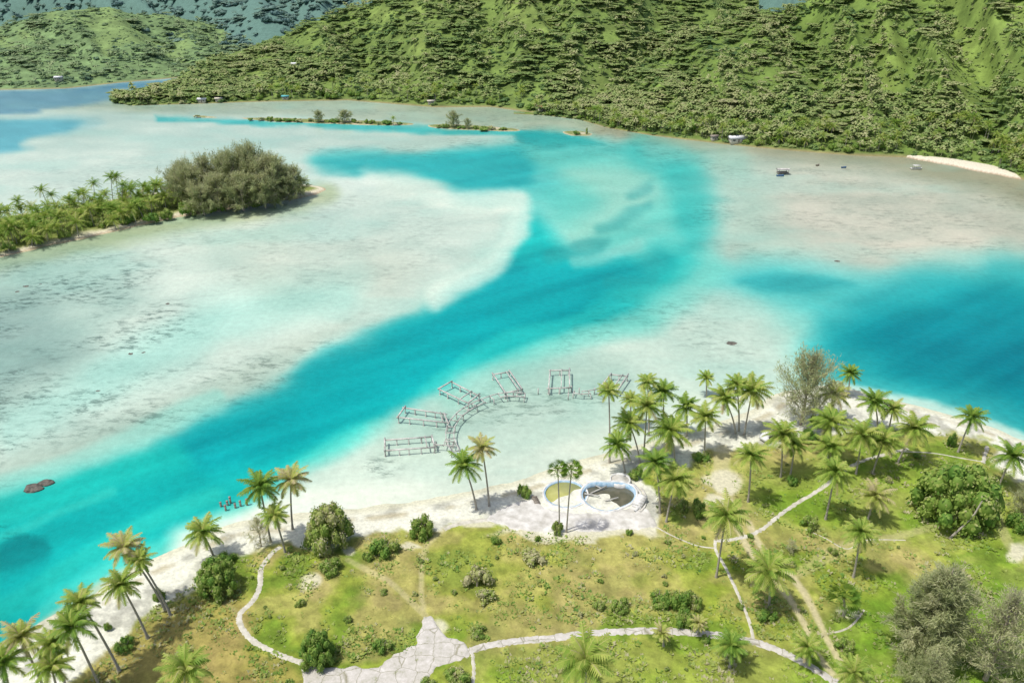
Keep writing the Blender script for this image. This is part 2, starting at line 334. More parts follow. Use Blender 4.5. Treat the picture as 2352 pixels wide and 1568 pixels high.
lx=np.arange(-800,3160,5.5);ly=np.arange(862,1960,5.0);LX,LY=np.meshgrid(lx,ly);GX,GY,_=G(LX,LY,1.0);GZ=landz(GX,GY)
w1=fbm(GX/6,GY/6,0)-.5;w2=fbm(GX/6+9,GY/6+5,2)-.5;AX=LX+w1*64;AY=LY+w2*46
GRASS=[(-900,2010),(150,1580),(210,1530),(300,1455),(345,1395),(430,1345),(480,1300),(600,1262),(680,1245),(735,1275),(800,1235),(900,1215),(1010,1205),(1140,1185),(1165,1205),(1240,1222),(1380,1228),(1510,1222),(1510,1150),(1480,1085),(1545,1055),(1640,1040),(1720,1040),(1790,1020),(1880,1000),(1950,1000),(2030,985),(2110,972),(2200,1000),(2270,1005),(2290,1060),(2352,1100),(2600,1180),(3200,1500),(3200,2200),(-900,2200)]
gm=sstep(-6,8,sdpoly(AX,AY,GRASS)+(fbm(GX/1.6,GY/1.6,2)-.5)*26)
sandc=np.empty(LX.shape+(3,));sandc[:]=(248,246,236)
sandc*= (1-.2*sstep(.5,.72,fbm(GX/2.4,GY/2.4,1,5)))[...,None]
swd=sdpoly(GX,GY,SHW);sandc=blend(sandc,1-sstep(.8,3,swd),(224,220,194),.6)
sandc=blend(sandc,sstep(2.5,3.4,swd)*(1-sstep(3.6,5,swd))*sstep(.4,.6,fbm(GX/3,GY/3,4)),(186,172,140),.6)
n=fbm(GX/16,GY/16,1);n5=fbm(GX/4.5,GY/4.5,4,5);n6=fbm(GX/9+40,GY/9,2,5)
g=np.empty_like(sandc);g[:]=(168,174,86);g=blend(g,sstep(.4,.62,n),(146,164,60),.85);g=blend(g,sstep(.48,.62,n5),(184,176,110),.65);g=blend(g,1-sstep(.32,.46,n5),(114,144,50),.75);g=blend(g,sstep(.54,.66,n6),(190,172,122),.6)
def lp(cc,poly,f,a):
    global g
    g=blend(g,sstep(-f,f,sdpoly(AX,AY,smooth(poly,4,True))),cc,a)
lp((172,154,94),[(120,1700),(280,1460),(420,1380),(560,1340),(580,1420),(560,1480),(700,1550),(680,1700)],25,.7)
lp((180,170,104),[(980,1200),(1500,1240),(1600,1290),(1350,1400),(1000,1420),(900,1300)],50,.35)
lp((190,178,120),[(1560,1060),(1700,1030),(1720,1200),(1650,1240),(1560,1180)],30,.45)
lp((130,166,54),[(1700,1100),(1900,1060),(2250,1090),(2300,1250),(2000,1240),(1750,1200)],40,.5)
lp((114,156,46),[(1850,1450),(2352,1300),(2700,1500),(2352,1700),(1900,1700)],40,.6)
lp((132,162,54),[(1100,1500),(1600,1480),(1850,1530),(1850,1700),(1080,1700)],20,.4)
g=g*(1+(fbm(GX/1.2,GY/1.2,0)-.5)[...,None]*.45)
colL=sandc*(1-gm[...,None])+g*gm[...,None]
def ll(cc,pts,w,f,a):
    global colL
    colL=blend(colL,1-sstep(w,w+f,dline(LX+w1*14,LY+w2*10,smooth(pts,4))),cc,a)
T1=[(1690,1210),(1722,1270),(1796,1350),(1846,1440),(1886,1520),(1956,1600)];T2=[(1716,1205),(1752,1265),(1828,1340),(1880,1430),(1920,1510),(1995,1600)]
for pts,w,a in (([(1020,1212),(975,1260),(968,1330),(972,1400)],2.5,.6),([(800,1285),(880,1330),(940,1380),(975,1415)],4,.5),(T1,4.5,.95),(T2,4.5,.95),([(1830,1310),(1900,1270),(1960,1245),(2060,1235),(2150,1210)],5,.5),([(1820,1330),(1900,1290),(1960,1262)],3,.45),([(2290,1180),(2310,1240),(2352,1290),(2500,1400)],8,.5),([(500,1370),(545,1410),(560,1450)],4,.3),([(1660,1040),(1655,1090),(1665,1150)],16,.7)):
    ll((218,206,168),pts,w,6,a)
for cx_,cy_,rx_,ry_ in ((716,1335,27,24),(945,1250,20,9),(1650,1105,45,22),(1330,1245,25,6),(800,1262,14,9),(2325,1270,14,30),(1940,1410,30,14),(1480,1220,30,8),(1000,1440,40,20),(1640,1150,30,16),(1330,1226,190,12),(1100,1196,60,8)):
    e=np.sqrt(((AX-cx_)/rx_)**2+((AY-cy_)/ry_)**2);colL=blend(colL,1-sstep(.8,1.25,e),(234,228,210),.85)
M_land=mat_col('island_land',1.8,.72,1.16,.5)
GZ2=np.where(swd<-3.2,-1.2,GZ)
sheet('terrain',GX,GY,GZ2,np.clip(colL,0,255),M_land,mask=swd>-4.5)
def makeland(name,poly,step,colf,hmax=1.0,sl=3.0):
    Ps=smooth(poly,4,True);W=[G(p[0],p[1],0)[:2] for p in Ps];xs=[p[0] for p in poly];ys=[p[1] for p in poly]
    a,b_=np.meshgrid(np.arange(max(min(xs),-700)-step*3,max(xs)+step*4,step),np.arange(min(ys)-step*2,max(ys)+step*3,step*.5))
    x,y,_=G(a,b_,0);s=sdpoly(x,y,W)+ (fbm(x/5,y/5,2)-.5)*2.0
    z=np.where(s>0,hmax*(1-np.exp(-np.maximum(s,0)/sl)),np.maximum(s*.2,-.8))
    return sheet(name,x,y,z,np.clip(colf(x,y,s),0,255),M_land,mask=s>-2)
def islc(x,y,s):
    c=np.empty(x.shape+(3,));c[:]=(240,230,212);c=blend(c,1-sstep(.3,1.5,s),(200,178,148),.8)
    n=fbm(x/7,y/7,1);return blend(c,sstep(2.5,5.5,s+(n-.5)*6),(130,144,70),.9)
ISL=[(-700,720),(-100,612),(0,592),(100,567),(200,546),(320,518),(420,498),(520,481),(620,466),(700,453),(738,441),(744,433),(715,426),(640,424),(500,428),(380,440),(200,468),(0,500),(-200,530),(-700,600)]
makeland('island_ground',ISL,5,islc)
def barc(x,y,s):
    c=np.empty(x.shape+(3,));c[:]=(206,196,172);n=fbm(x/6,y/6,1);return blend(c,sstep(.36,.5,n)*sstep(.3,1.5,s),(134,146,88),.9)
makeland('sandbar',[(550,271),(640,271),(760,275),(860,278),(945,283),(940,288),(860,288),(740,284),(620,279)],4,barc,.6)
makeland('sandbar',[(985,287),(1050,286),(1130,291),(1190,297),(1185,302),(1100,300),(1000,294)],4,barc,.6)
makeland('sandbar',[(1290,303),(1330,301),(1358,306),(1350,312),(1310,311)],4,barc,.6)
makeland('sandbar',[(438,266),(470,266),(500,270),(470,271)],4,barc,.5)
# ---------------------------------------------------------------- HILLS
class Hill:
    def __init__(s,shore,ridge,L,seed,amp=7):
        s.sh=np.array(shore,float);s.ri=np.array(ridge,float);s.L=np.array(L,float);s.seed=seed;s.amp=amp
    def pos(s,px,t):
        px=np.asarray(px,float);t=np.asarray(t,float)
        sr=np.interp(px,s.sh[:,0],s.sh[:,1]);rr=np.interp(px,s.ri[:,0],s.ri[:,1]);L=np.interp(px,s.L[:,0],s.L[:,1])
        D0=G(px,sr,0)[1];Dr=D0+L;a,b,c=ray(px,rr);zr=H+c*Dr/b
        tt=np.clip(t,0,1);pr=.25*tt+.75*tt**1.25
        Y=D0+L*t
        rg=1-np.abs(2*fbm(px/150+t*.9+s.seed,t*1.1+px/300,s.seed,2)-1)
        nz=((fbm(px/60,t*2.2+px/150,s.seed,2)-.5)*1.1+(rg-.75)*2.6)*s.amp*np.clip(tt*2.5,0,1)*np.clip(zr/50,.1,1.3)
        z=zr*np.where(t>1,1-(t-1)*.9,pr)+nz*sstep(0.02,.3,tt)*(1-.6*sstep(.75,1,tt))+.5*np.minimum(1,np.maximum(t,-1)*60)
        d=Y*ct-(z-H)*st;return (px-CX)/F*d,Y,z
H0=Hill([(-900,215),(0,207),(150,204),(270,191),(410,179),(900,175)],[(-900,30),(0,62),(100,35),(250,22),(400,38),(500,60),(620,90),(900,110)],[(-900,220),(900,200)],1,8)
H1=Hill([(255,233),(300,243),(450,239),(600,234),(800,231),(900,239),(1000,247),(1130,246),(1250,264),(1330,262),(1500,235),(1750,210)],
        [(255,225),(330,212),(400,198),(450,168),(500,142),(560,125),(650,85),(700,60),(780,25),(850,12),(1000,-30),(1200,-60),(1450,-70),(1600,-30),(1750,0)],[(255,18),(400,60),(560,160),(800,210),(1750,230)],2,11)
H2=Hill([(1180,262),(1250,265),(1330,275),(1400,295),(1500,312),(1650,330),(1800,345),(1950,357),(2080,362),(2200,375),(2280,388),(2352,414),(2600,510),(3200,740)],
        [(1180,262),(1250,252),(1350,220),(1440,180),(1500,135),(1560,98),(1650,70),(1700,45),(1780,18),(1850,0),(2000,-60),(2352,-130),(3200,-200)],[(1180,10),(1300,60),(1450,120),(1600,160),(2000,190),(3200,200)],4,10)
HM=Hill([(-900,150),(3200,150)],[(-900,-60),(0,-30),(150,-40),(400,-60),(800,-20),(1100,-90),(1500,-60),(1600,-90),(2200,-150),(3200,-150)],[(-900,350),(3200,350)],0,26)
def hillmesh(name,h,x0,x1,cf,step=8,nt_=70,mat=None):
    a,t=np.meshgrid(np.arange(x0,x1+1,step),np.concatenate([[-.05],np.linspace(0,1.0,nt_),[1.1,1.3,1.6]]))
    x,y,z=h.pos(a,t);z=np.where(t<0,-1,z);return sheet(name,x,y,z,np.clip(cf(a,t,x,y),0,248),mat or M_hill)
M_hill=mat_col('hill_ground',.3,.75,1.15,.4)
def clearing(px,t,hid):
    n=fbm(px/60,t*5+px/90,3,4)
    if hid==2: base=.03+sstep(1950,2250,px)*sstep(.15,.3,t)*(1-sstep(.75,.95,t))*.42
    elif hid==0: base=.1+sstep(60,240,px)*sstep(.2,.45,t)*.4
    else: base=.03+(1-sstep(500,860,px))*sstep(.25,.6,t)*.3
    return sstep(.60,.78,n+base*.4)
def cf(hid,dark,light):
    def f(a,t,x,y):
        c=np.empty(a.shape+(3,));c[:]=dark;c=blend(c,clearing(a,t,hid),light);c=c*(1+(fbm(x/7,y/7,2,5)-.5)[...,None]*.5);return blend(c,1-sstep(.0,.018,t),(176,154,128),.8)
    return f
hillmesh('hill',H0,-900,900,cf(0,(124,150,104),(136,160,104)))  # far hill ground colour also carries the painted haze
hillmesh('hill',H1,255,1750,cf(1,(120,142,76),(134,154,84)))
hillmesh('hill',H2,1180,3200,cf(2,(118,142,72),(132,154,80)))
hillmesh('mountain',HM,-900,3200,lambda a,t,x,y:np.zeros(a.shape+(3,))+np.array((108,142,136.)),step=16)  # blue-grey haze put straight into the mountain ground colour
makeland('beach',[(2058,353),(2150,357),(2220,368),(2290,383),(2345,400),(2345,412),(2290,402),(2240,393),(2180,380),(2080,362)],4,lambda x,y,s:blend(np.full(x.shape+(3,),1.)*np.array((240,232,216.)),1-sstep(0,1,s),(186,160,138)),1.1,2)
# ---------------------------------------------------------------- foliage templates
t_=(1+5**.5)/2;ICV=np.array([(-1,t_,0),(1,t_,0),(-1,-t_,0),(1,-t_,0),(0,-1,t_),(0,1,t_),(0,-1,-t_),(0,1,-t_),(t_,0,-1),(t_,0,1),(-t_,0,-1),(-t_,0,1)],float);ICV/=np.linalg.norm(ICV[0])
ICF=np.array([(0,11,5),(0,5,1),(0,1,7),(0,7,10),(0,10,11),(1,5,9),(5,11,4),(11,10,2),(10,7,6),(7,1,8),(3,9,4),(3,4,2),(3,2,6),(3,6,8),(3,8,9),(4,9,5),(2,4,11),(6,2,10),(8,6,7),(9,8,1)])
def ico(): return ICV,ICF
def leafquads(mb,c,n,size,r,t,jit=.45):
    N=len(c);n=n+r.normal(0,jit,(N,3));n/=np.linalg.norm(n,axis=1,keepdims=True)
    u=np.cross(n,r.normal(0,1,(N,3)));u/=np.linalg.norm(u,axis=1,keepdims=True)+1e-9;w=np.cross(n,u)
    s=(size*(.6+.8*r.random(N)))[:,None]
    v=np.stack([c-u*s,c-w*s*.6,c+u*s,c+w*s*.6],1).reshape(-1,3)
    mb.add(v,np.arange(4*N).reshape(N,4),np.repeat(t,4))
def crown(lobes,nq,size,seed,inner=.8,t0=.5,tv=.25,bottom=-.5,jit=.45,up=.5,dk=.12):
    r=np.random.default_rng(seed);mb=MB();vi,fi=ico();A=np.array([l[3]*l[4] for l in lobes]);A=A/A.sum()
    for l,a in zip(lobes,A):
        lt=t0+r.uniform(-tv,tv)*.6
        if inner: mb.add(vi*np.array([l[3],l[3],l[4]])*inner*(1+r.normal(0,.1,(12,1)))+np.array(l[:3]),fi,lt-dk)  # inner lobe tinted darker, canopy-interior shade put into the colour
        N=max(8,int(nq*a));d=r.normal(0,1,(N*2,3));d/=np.linalg.norm(d,axis=1,keepdims=True);d=d[d[:,2]>bottom][:N];N=len(d)
        rad=np.array([l[3],l[3],l[4]])*(.72+.42*r.random((N,1)));c=d*rad+np.array(l[:3])
        leafquads(mb,c,d+np.array([0,0,up]),size,r,lt+d[:,2]*.08+r.normal(0,tv*.3,N),jit)  # tint rises with leaf direction, painting the lobe tops as lit
    return mb
def umbrella(seed):
    r=np.random.default_rng(seed);L=[(0,0,.42,.5,.13)]
    for k in range(9):
        a=k*2.4+r.uniform(-.4,.4);d=r.random()**.5*.8;L.append((d*math.cos(a),d*math.sin(a),.5-.28*d*d+r.uniform(-.05,.05),r.uniform(.24,.36),r.uniform(.1,.15)))
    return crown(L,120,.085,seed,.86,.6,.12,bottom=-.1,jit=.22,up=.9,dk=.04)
def roundt(seed):
    r=np.random.default_rng(seed);L=[(0,0,.3,.6,.4)]
    for k in range(6):
        a=k*2.4+r.uniform(-.4,.4);d=r.random()**.5*.55;L.append((d*math.cos(a),d*math.sin(a),r.uniform(.45,.75)-d*.5,r.uniform(.28,.42),r.uniform(.25,.32)))
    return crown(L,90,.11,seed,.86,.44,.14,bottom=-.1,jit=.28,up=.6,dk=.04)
def lowpalm(seed,n=13):
    r=np.random.default_rng(seed);mb=MB();vs=[];fs=[];ts=[];k0=0
    for i in range(n):
        az=i*2.4+r.uniform(-.3,.3);e=math.radians(r.uniform(-5,60));L=r.uniform(.85,1.1);p=np.array([0,0,1.6]);pts=[p]
        for k in range(3):
            ee=e-k*.5;p=p+L/3*np.array([math.cos(az)*math.cos(ee),math.sin(az)*math.cos(ee),math.sin(ee)]);pts.append(p)
        sd=np.array([-math.sin(az),math.cos(az),0]);w=[.04,.24,.2,.03];t=r.uniform(.55,.85)
        for k,p in enumerate(pts): vs+= [p-sd*w[k]-[0,0,w[k]*.5],p,p+sd*w[k]-[0,0,w[k]*.5]];ts+=[t]*3
        for k in range(3):
            q=k0+3*k;fs+=[[q,q+1,q+4,q+3],[q+1,q+2,q+5,q+4]]
        k0+=12
    mb.add(vs,fs,ts);mb.tube([(0,0,-.2),(.05,0,1),(0,0,1.6)],[.06,.05,.04],4,.9);return mb
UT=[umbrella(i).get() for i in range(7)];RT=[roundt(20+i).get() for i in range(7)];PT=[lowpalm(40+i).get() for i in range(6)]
def scatter(mb,T,x,y,z,s,sz,tt,r):
    k=r.integers(0,len(T),len(x))
    for i in range(len(T)):
        m=k==i
        if not m.any(): continue
        v,f,t=T[i];n=m.sum();a=r.random(n)*6.28;c_,s_=np.cos(a),np.sin(a);ax=r.uniform(.8,1.2,n)[:,None]
        X=(v[None,:,0]*c_[:,None]-v[None,:,1]*s_[:,None])*s[m][:,None]*ax+x[m][:,None]
        Y=(v[None,:,0]*s_[:,None]+v[None,:,1]*c_[:,None])*s[m][:,None]+y[m][:,None]
        Z=v[None,:,2]*sz[m][:,None]+z[m][:,None];V=np.stack([X,Y,Z],-1).reshape(-1,3)
        tin=(t[None,:]+tt[m][:,None]).ravel();n0=mb.n;mb.v.append(V);mb.t.append(tin);off=(np.arange(n)*len(v))
        for q in f: mb.f.append((q[None]+off[:,None,None]).reshape(-1,q.shape[1])+n0)
        mb.n+=len(V)
def forest(name,h,hid,x0,x1,nu,nr,npz,mat,label,seed,us=1.0,rs=1.0,ns=0):
    r=np.random.default_rng(seed);mb=MB()
    for T,n,kind in((UT,nu,0),(RT,nr,1),(PT,npz,2),(RT,ns,3)):
        if n==0: continue
        px=r.uniform(x0,x1,n*3);t=r.uniform(.015,1.08,n*3)
        cl=clearing(px,t,hid);sel=r.random(n*3)
        if kind==0: keep=(sel>cl)&(t>.14+.3*(vn(px/50,t*4,1)-.5))&(vn(px/35+7,t*7,5)>.36)
        elif kind==1: keep=(sel*1.1>cl)&(vn(px/40+3,t*6,2)>.12)
        elif kind==2: keep=(sel>cl*.8)&((vn(px/45,t*5,0)+ (1-t)*.35)>.6)
        else: keep=sel<.3+.7*cl
        px=px[keep][:n];t=t[keep][:n];x,y,z=h.pos(px,t);N=len(px)
        reg=(fbm(px/70,t*4,5,3)-.5)*.9
        if kind==0:s=(r.uniform(0,1,N)**1.6*6+2.6)*us;sz=s*r.uniform(.45,.65,N);z=z+r.uniform(.5,1.8,N);tt=reg*.6+r.uniform(-.12,.16,N)
        elif kind==1:s=(r.uniform(0,1,N)**1.5*3.2+1.6)*us*rs;sz=s*r.uniform(.6,.9,N);z=z-.5;tt=reg+r.uniform(-.18,.2,N)
        elif kind==2:s=r.uniform(2.2,3.1,N)*us;sz=s*r.uniform(.9,1.35,N);z=z+.2;tt=r.uniform(-.1,.15,N)+reg*.3
        else:s=r.uniform(1.0,2.2,N)*us;sz=s*r.uniform(.4,.7,N);z=z-.2;tt=reg*.5+r.uniform(.0,.2,N)
        scatter(mb,T,x,y,z,s,sz,tt,r)
    o=mb.obj(name,mat);tag(o,label,'forest',kind='stuff')
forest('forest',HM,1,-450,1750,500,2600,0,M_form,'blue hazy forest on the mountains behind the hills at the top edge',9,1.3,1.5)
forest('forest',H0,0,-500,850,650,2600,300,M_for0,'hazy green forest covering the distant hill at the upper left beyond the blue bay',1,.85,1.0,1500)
forest('forest',H1,1,262,1740,2000,3600,1000,M_for,'forest of flat umbrella trees and palms on the middle hillside above the far shore',2,.88,1.0,1800)
forest('forest',H2,2,1230,2750,1700,4000,2400,M_for,'dense palm and broadleaf forest on the steep hillside at the right',3,.74,1.0,3200)
# ---------------------------------------------------------------- palms
def palmcrown(seed,kind,nf=31,nl=12):
    r=np.random.default_rng(seed);mb=MB();base={'g':.32,'y':.5,'d':.66}[kind]
    for i in range(nf):
        u=(i+.5)/nf;az=i*2.39996+r.uniform(-.2,.2);e=math.radians(80-98*u+r.uniform(-8,8));L=3.1*(.85+.3*r.random())*(1-.25*(u<.12))
        n=7;p=np.zeros(3);pts=[p.copy()];dirs=[];ee=e
        for k in range(n):
            d=np.array([math.cos(az)*math.cos(ee),math.sin(az)*math.cos(ee),math.sin(ee)]);p=p+d*L/n;pts.append(p.copy());dirs.append(d);ee-=.13+.04*(1-abs(math.sin(ee)))
            ee=max(ee,-1.4)
        dirs.append(dirs[-1]);pts=np.array(pts);dirs=np.array(dirs)
        sd=np.array([-math.sin(az),math.cos(az),0]);t=base+r.uniform(-.14,.18)+(.35*(u>.93) if kind!='d' else .06)
        w=.035;vs=[];
        for k in range(n+1): vs+=[pts[k]-sd*w,pts[k]+sd*w]
        mb.add(vs,[[2*k,2*k+1,2*k+3,2*k+2] for k in range(n)],t+.22)
        V=[];Tn=[]
        for j in range(nl):
            s=(.1+.88*j/(nl-1))*n;k=min(int(s),n-1);q=pts[k]+(pts[k+1]-pts[k])*(s-k);d=dirs[k]
            ll_=.92*math.sin(math.pi*min(1,.2+.74*j/(nl-1)))**.7
            for sg in(-1,1):
                dirn=sd*sg*.8+d*.6+np.array([0,0,-.3-.3*r.random()]);dirn/=np.linalg.norm(dirn)
                V+=[q-d*.15,q+d*.15,q+dirn*ll_*(.85+.3*r.random())];Tn+=[t+r.uniform(-.06,.06)]*3
        mb.add(V,np.arange(len(V)).reshape(-1,3),Tn)
    vi,fi=ico()
    for k in range(6):
        a=k*1.05;mb.add(vi*.13+np.array([math.cos(a)*.28,math.sin(a)*.28,-.3]),fi,.75)
    return mb.mesh('palm_crown',M_palm)
PC={k:[palmcrown(60+i+10*j,k) for i in range(4)] for j,k in enumerate('gyd')}
PClow={k:[palmcrown(160+i+10*j,k,19,7) for i in range(3)] for j,k in enumerate('gy')}
def fancrown():
    r=np.random.default_rng(5);mb=MB()
    for i in range(26):
        az=i*2.4;e=math.radians(70-110*i/26);d=np.array([math.cos(az)*math.cos(e),math.sin(az)*math.cos(e),math.sin(e)]);sd=np.array([-math.sin(az),math.cos(az),0]);q=d*.9;V=[]
        for k in range(9):
            a=-1.1+2.2*k/8;dd=d*math.cos(a)+sd*math.sin(a);V+=[q,q+(dd*.6+np.cross(d,sd)*.04+sd*.08),q+dd*1.05+np.array([0,0,-.2])]
        mb.add(V,np.arange(27).reshape(9,3),.35+r.uniform(-.1,.15)-.05);mb.bar(np.zeros(3),q,.04,.04,.5)
    return mb.mesh('fan_crown',M_palm)
FANC=fancrown()
def palm(bp,cp,kind,label,group=None,size=1.0,fan=False,thick=.17,name='coconut_palm',low=False):
    bp=Vector(bp);cp=Vector(cp);root=thing(name,bp,label,'palm tree',group);v=cp-bp
    mb=MB();n=9;pts=[];R=[]
    for i in range(n+1):
        t=i/n;p=v*t+Vector((-v.x*.42*t*(1-t),0,0));pts.append((p.x,p.y,p.z-(.3 if i==0 else 0)));R.append(thick*(1.5 if i==0 else 1-.38*t))
    mb.tube(pts,R,7);mb.obj('trunk',M_bark,root,smooth_=True)
    cm=FANC if fan else random.choice((PClow if low else PC)[kind])
    c=link('crown',cm,root);c.location=v;c.scale=(size*random.uniform(.92,1.08),size*random.uniform(.92,1.08),size*random.uniform(.9,1.12));c.rotation_euler=(random.uniform(-.1,.1),v.x*.04+random.uniform(-.1,.1),random.uniform(0,6.28));return root
PALMS=[
(110,1600,48,1462,'d',.9,'shaggy yellow-green palm leaning over the beach at the lower left corner, leftmost large crown'),
(275,1540,185,1383,'y',.85,'leaning palm at lower left whose yellow crown is the highest of its clump'),
(235,1590,165,1440,'g',.95,'leaning palm with a full crown in the lower left clump, just under the yellow crown'),
(165,1610,118,1478,'y',.75,'palm squeezed in the middle of the lower left beach clump'),
(150,1640,118,1530,'y',.85,'low palm in front of the lower left clump at the bottom edge'),
(40,1650,8,1520,'g',.85,'palm cut off by the left edge near the bottom corner'),
(380,1400,285,1255,'d',.95,'tall dry-crowned palm leaning left over the narrow beach, left of the pale leaning twin'),
(392,1412,320,1285,'y',.7,'smaller leaning palm touching the tall dry-crowned palm on its right'),
(340,1465,278,1343,'y',.9,'leaning palm with brown hanging fronds below the pair on the left beach'),
(490,1276,465,1222,'y',.95,'short spreading palm alone on the white sand above the round green bush'),
(430,1640,425,1535,'y',1.0,'palm crown seen from above at the bottom edge left of the slab road'),
(622,1245,597,1118,'g',1.05,'palm with long hanging fronds left of its twin by the broken posts'),
(672,1215,668,1102,'d',1.0,'pale wind-blown palm right of its twin above the round bush tree'),
(655,1268,630,1182,'y',.8,'small palm standing below the pair by the broken posts'),
(1095,1170,1066,1068,'g',1.0,'palm leaning left in the beach pair near the bungalow ruins'),
(1124,1162,1107,1028,'d',.9,'taller thin palm of the beach pair near the bungalow ruins'),
(1400,1062,1398,897,'y',.8,'very tall slim palm rising alone in front of the rightmost bungalow ruin'),
(1490,1002,1487,878,'y',.8,'tallest palm at the back of the grove right of the ruins'),
(1447,990,1449,918,'y',.8,'small palm at the left back edge of the grove'),
(1478,1050,1486,932,'y',1.05,'palm with a broad shaggy crown in the left of the grove'),
(1522,995,1524,898,'g',.95,'palm at the back of the grove with a dark green crown'),
(1470,1062,1445,972,'y',1.0,'palm leaning left out of the left side of the grove'),
(1436,1085,1418,1022,'g',1.0,'short palm between the pool and the grove'),
(1550,1060,1540,990,'y',1.3,'large low drooping palm in the centre of the grove'),
(1577,1002,1577,935,'g',1.0,'dark palm behind the large drooping palm'),
(1617,1045,1620,958,'y',1.05,'straight palm at the right side of the drooping palm'),
(1622,920,1622,868,'y',.7,'far small palm standing alone behind the grove by the water'),
(1690,995,1664,915,'y',1.15,'palm leaning left at the left of the bright trio on the sand'),
(1697,990,1692,882,'y',.9,'middle palm of the bright trio on the sand'),
(1709,998,1728,898,'y',1.25,'large yellow-green palm leaning right in the trio on the sand'),
(1718,1152,1725,1045,'y',1.0,'upright palm standing alone on the lawn right of the sandy track'),
(1516,1178,1506,1062,'g',1.0,'palm behind the yellow palm near the pool steps'),
(1530,1198,1552,1102,'y',1.1,'bright yellow palm on the grass right of the pool'),
(1793,1095,1797,998,'y',1.2,'broad palm in front of the parked cars'),
(1815,1092,1826,1020,'y',.95,'palm just right of the broad palm by the parked cars'),
(1947,908,1953,858,'g',.85,'palm at the water side right of the bare casuarina'),
(1903,965,1918,905,'d',1.1,'dull dry palm beside the bare casuarina'),
(1900,1052,1910,968,'y',1.2,'palm behind the dense middle clump with an upright crown'),
(1966,1088,1980,998,'y',1.2,'tall palm in the middle of the right hand clump'),
(2015,985,2008,922,'g',1.05,'dark green palm near the blue water at the back of the right clump'),
(2040,992,2050,940,'y',.9,'small palm right of the dark green palm near the blue water'),
(2004,1088,2030,1012,'y',1.15,'palm leaning right in the right hand clump'),
(2062,1062,2102,984,'y',1.15,'palm leaning right at the right end of the clump over the path'),
(2200,1038,2232,960,'g',1.0,'lone palm leaning right beside the white water edge'),
(1906,1095,1908,1025,'y',1.1,'short palm in front of the middle clump'),
(1896,1192,1918,1085,'y',1.1,'palm leaning right on the lawn beside the pale curved path'),
(1993,1192,2010,1138,'d',1.0,'small dry grey palm left of the big round tree'),
(1960,1325,1977,1222,'y',.95,'palm on the right lawn with drooping dull fronds'),
(1645,1325,1667,1185,'y',1.1,'tall palm standing over the bend of the pale path'),
(1766,1395,1766,1310,'y',1.15,'broad star-shaped palm over the tyre tracks'),
(1345,1640,1345,1515,'y',1.2,'large palm crown at the bottom edge below the wide concrete path'),
(1676,1532,1680,1480,'g',.75,'small green palm below the concrete path fork'),
(1524,1482,1520,1452,'d',.45,'tiny dry palm beside the concrete path'),
(1604,1456,1605,1430,'d',.45,'tiny palm sapling above the concrete path'),
(1855,1528,1855,1485,'y',.75,'small yellow palm beside the tyre tracks at the bottom'),
(2292,1120,2325,1048,'g',1.05,'palm at the right edge leaning over the shore'),
(1965,1600,1962,1545,'y',.8,'dull palm at the bottom edge right of the tyre tracks'),
]
for bx,by,cx,cy,k,s,lab in PALMS:
    bp=P(bx,by);cp=At(cx,cy,bp.y+random.uniform(-.4,.4));palm(bp,cp,k,lab,'coconut palms on the near island',s)
for bx,by,cx,cy,lab in((1285,1222,1281,1078,'slender fan palm in front of the round pool, left of two'),(1301,1222,1313,1078,'slender fan palm in front of the round pool, right of two')):
    bp=P(bx,by);palm(bp,At(cx,cy,bp.y),'g',lab,'fan palms by the pool',.95,True,.13,'fan_palm')
bp=P(2180,1235);root=thing('dead_palm',bp,'bare grey trunk leaning up to the right in front of the big round tree','dead tree')
tp=At(2256,1150,bp.y)-bp;mb=MB();mb.tube([(0,0,-.2),(tp.x*.45,0,tp.z*.3),(tp.x*.85,0,tp.z*.65),(tp.x,0,tp.z)],[.18,.15,.13,.1],7);mb.obj('trunk',M_bark,root)
# ---------------------------------------------------------------- trees and shrubs
def bushmesh(seed,nq=1300,size=.055,t0=.5,tv=.3,flat=1.0):
    r=np.random.default_rng(seed);L=[]
    for k in range(16):
        a=r.random()*6.28;d=r.random()**.5*.68;L.append((d*math.cos(a),d*math.sin(a),r.uniform(.15,.74)*(1-d*.55)*flat,r.uniform(.2,.36),r.uniform(.2,.32)*flat))
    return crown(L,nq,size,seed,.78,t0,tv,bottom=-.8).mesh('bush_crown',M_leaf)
def domemesh(seed,t0,nq=3600,size=.036):
    r=np.random.default_rng(seed);L=[(0,0,.4,.6,.4)]
    for k in range(34):
        u=(k+.5)/34;a=k*2.4+r.uniform(-.3,.3);rr_=math.sqrt(1-(1-u)**2)*.78*r.uniform(.85,1.12);L.append((rr_*math.cos(a),rr_*math.sin(a),.12+.68*(1-u)*r.uniform(.88,1.15),r.uniform(.15,.28),r.uniform(.13,.23)))
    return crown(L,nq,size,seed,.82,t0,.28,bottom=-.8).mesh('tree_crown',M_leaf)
BM={'g':[bushmesh(200+i,1300,.055,.52) for i in range(4)],'d':[bushmesh(210+i,1400,.05,.4) for i in range(3)],'y':[bushmesh(220+i,1300,.055,.68) for i in range(3)],'s':[bushmesh(230+i,420,.07,.88,.2,.8) for i in range(2)],'G':[domemesh(240,.54)],'Y':[domemesh(241,.74)],'D':[domemesh(242,.46)]}
def stem(w,h,mb,n=5):
    mb.tube([(0,0,-.3),(.05*w,0,h*.25),(0,.02*w,h*.5)],[.07*w,.055*w,.035*w],6)
    for i in range(n):
        a=i*6.28/n+.4;mb.tube([(0,0,h*.18),(math.cos(a)*w*.18,math.sin(a)*w*.18,h*.38),(math.cos(a)*w*.36,math.sin(a)*w*.36,h*.6)],[.03*w,.022*w,.01*w],5)
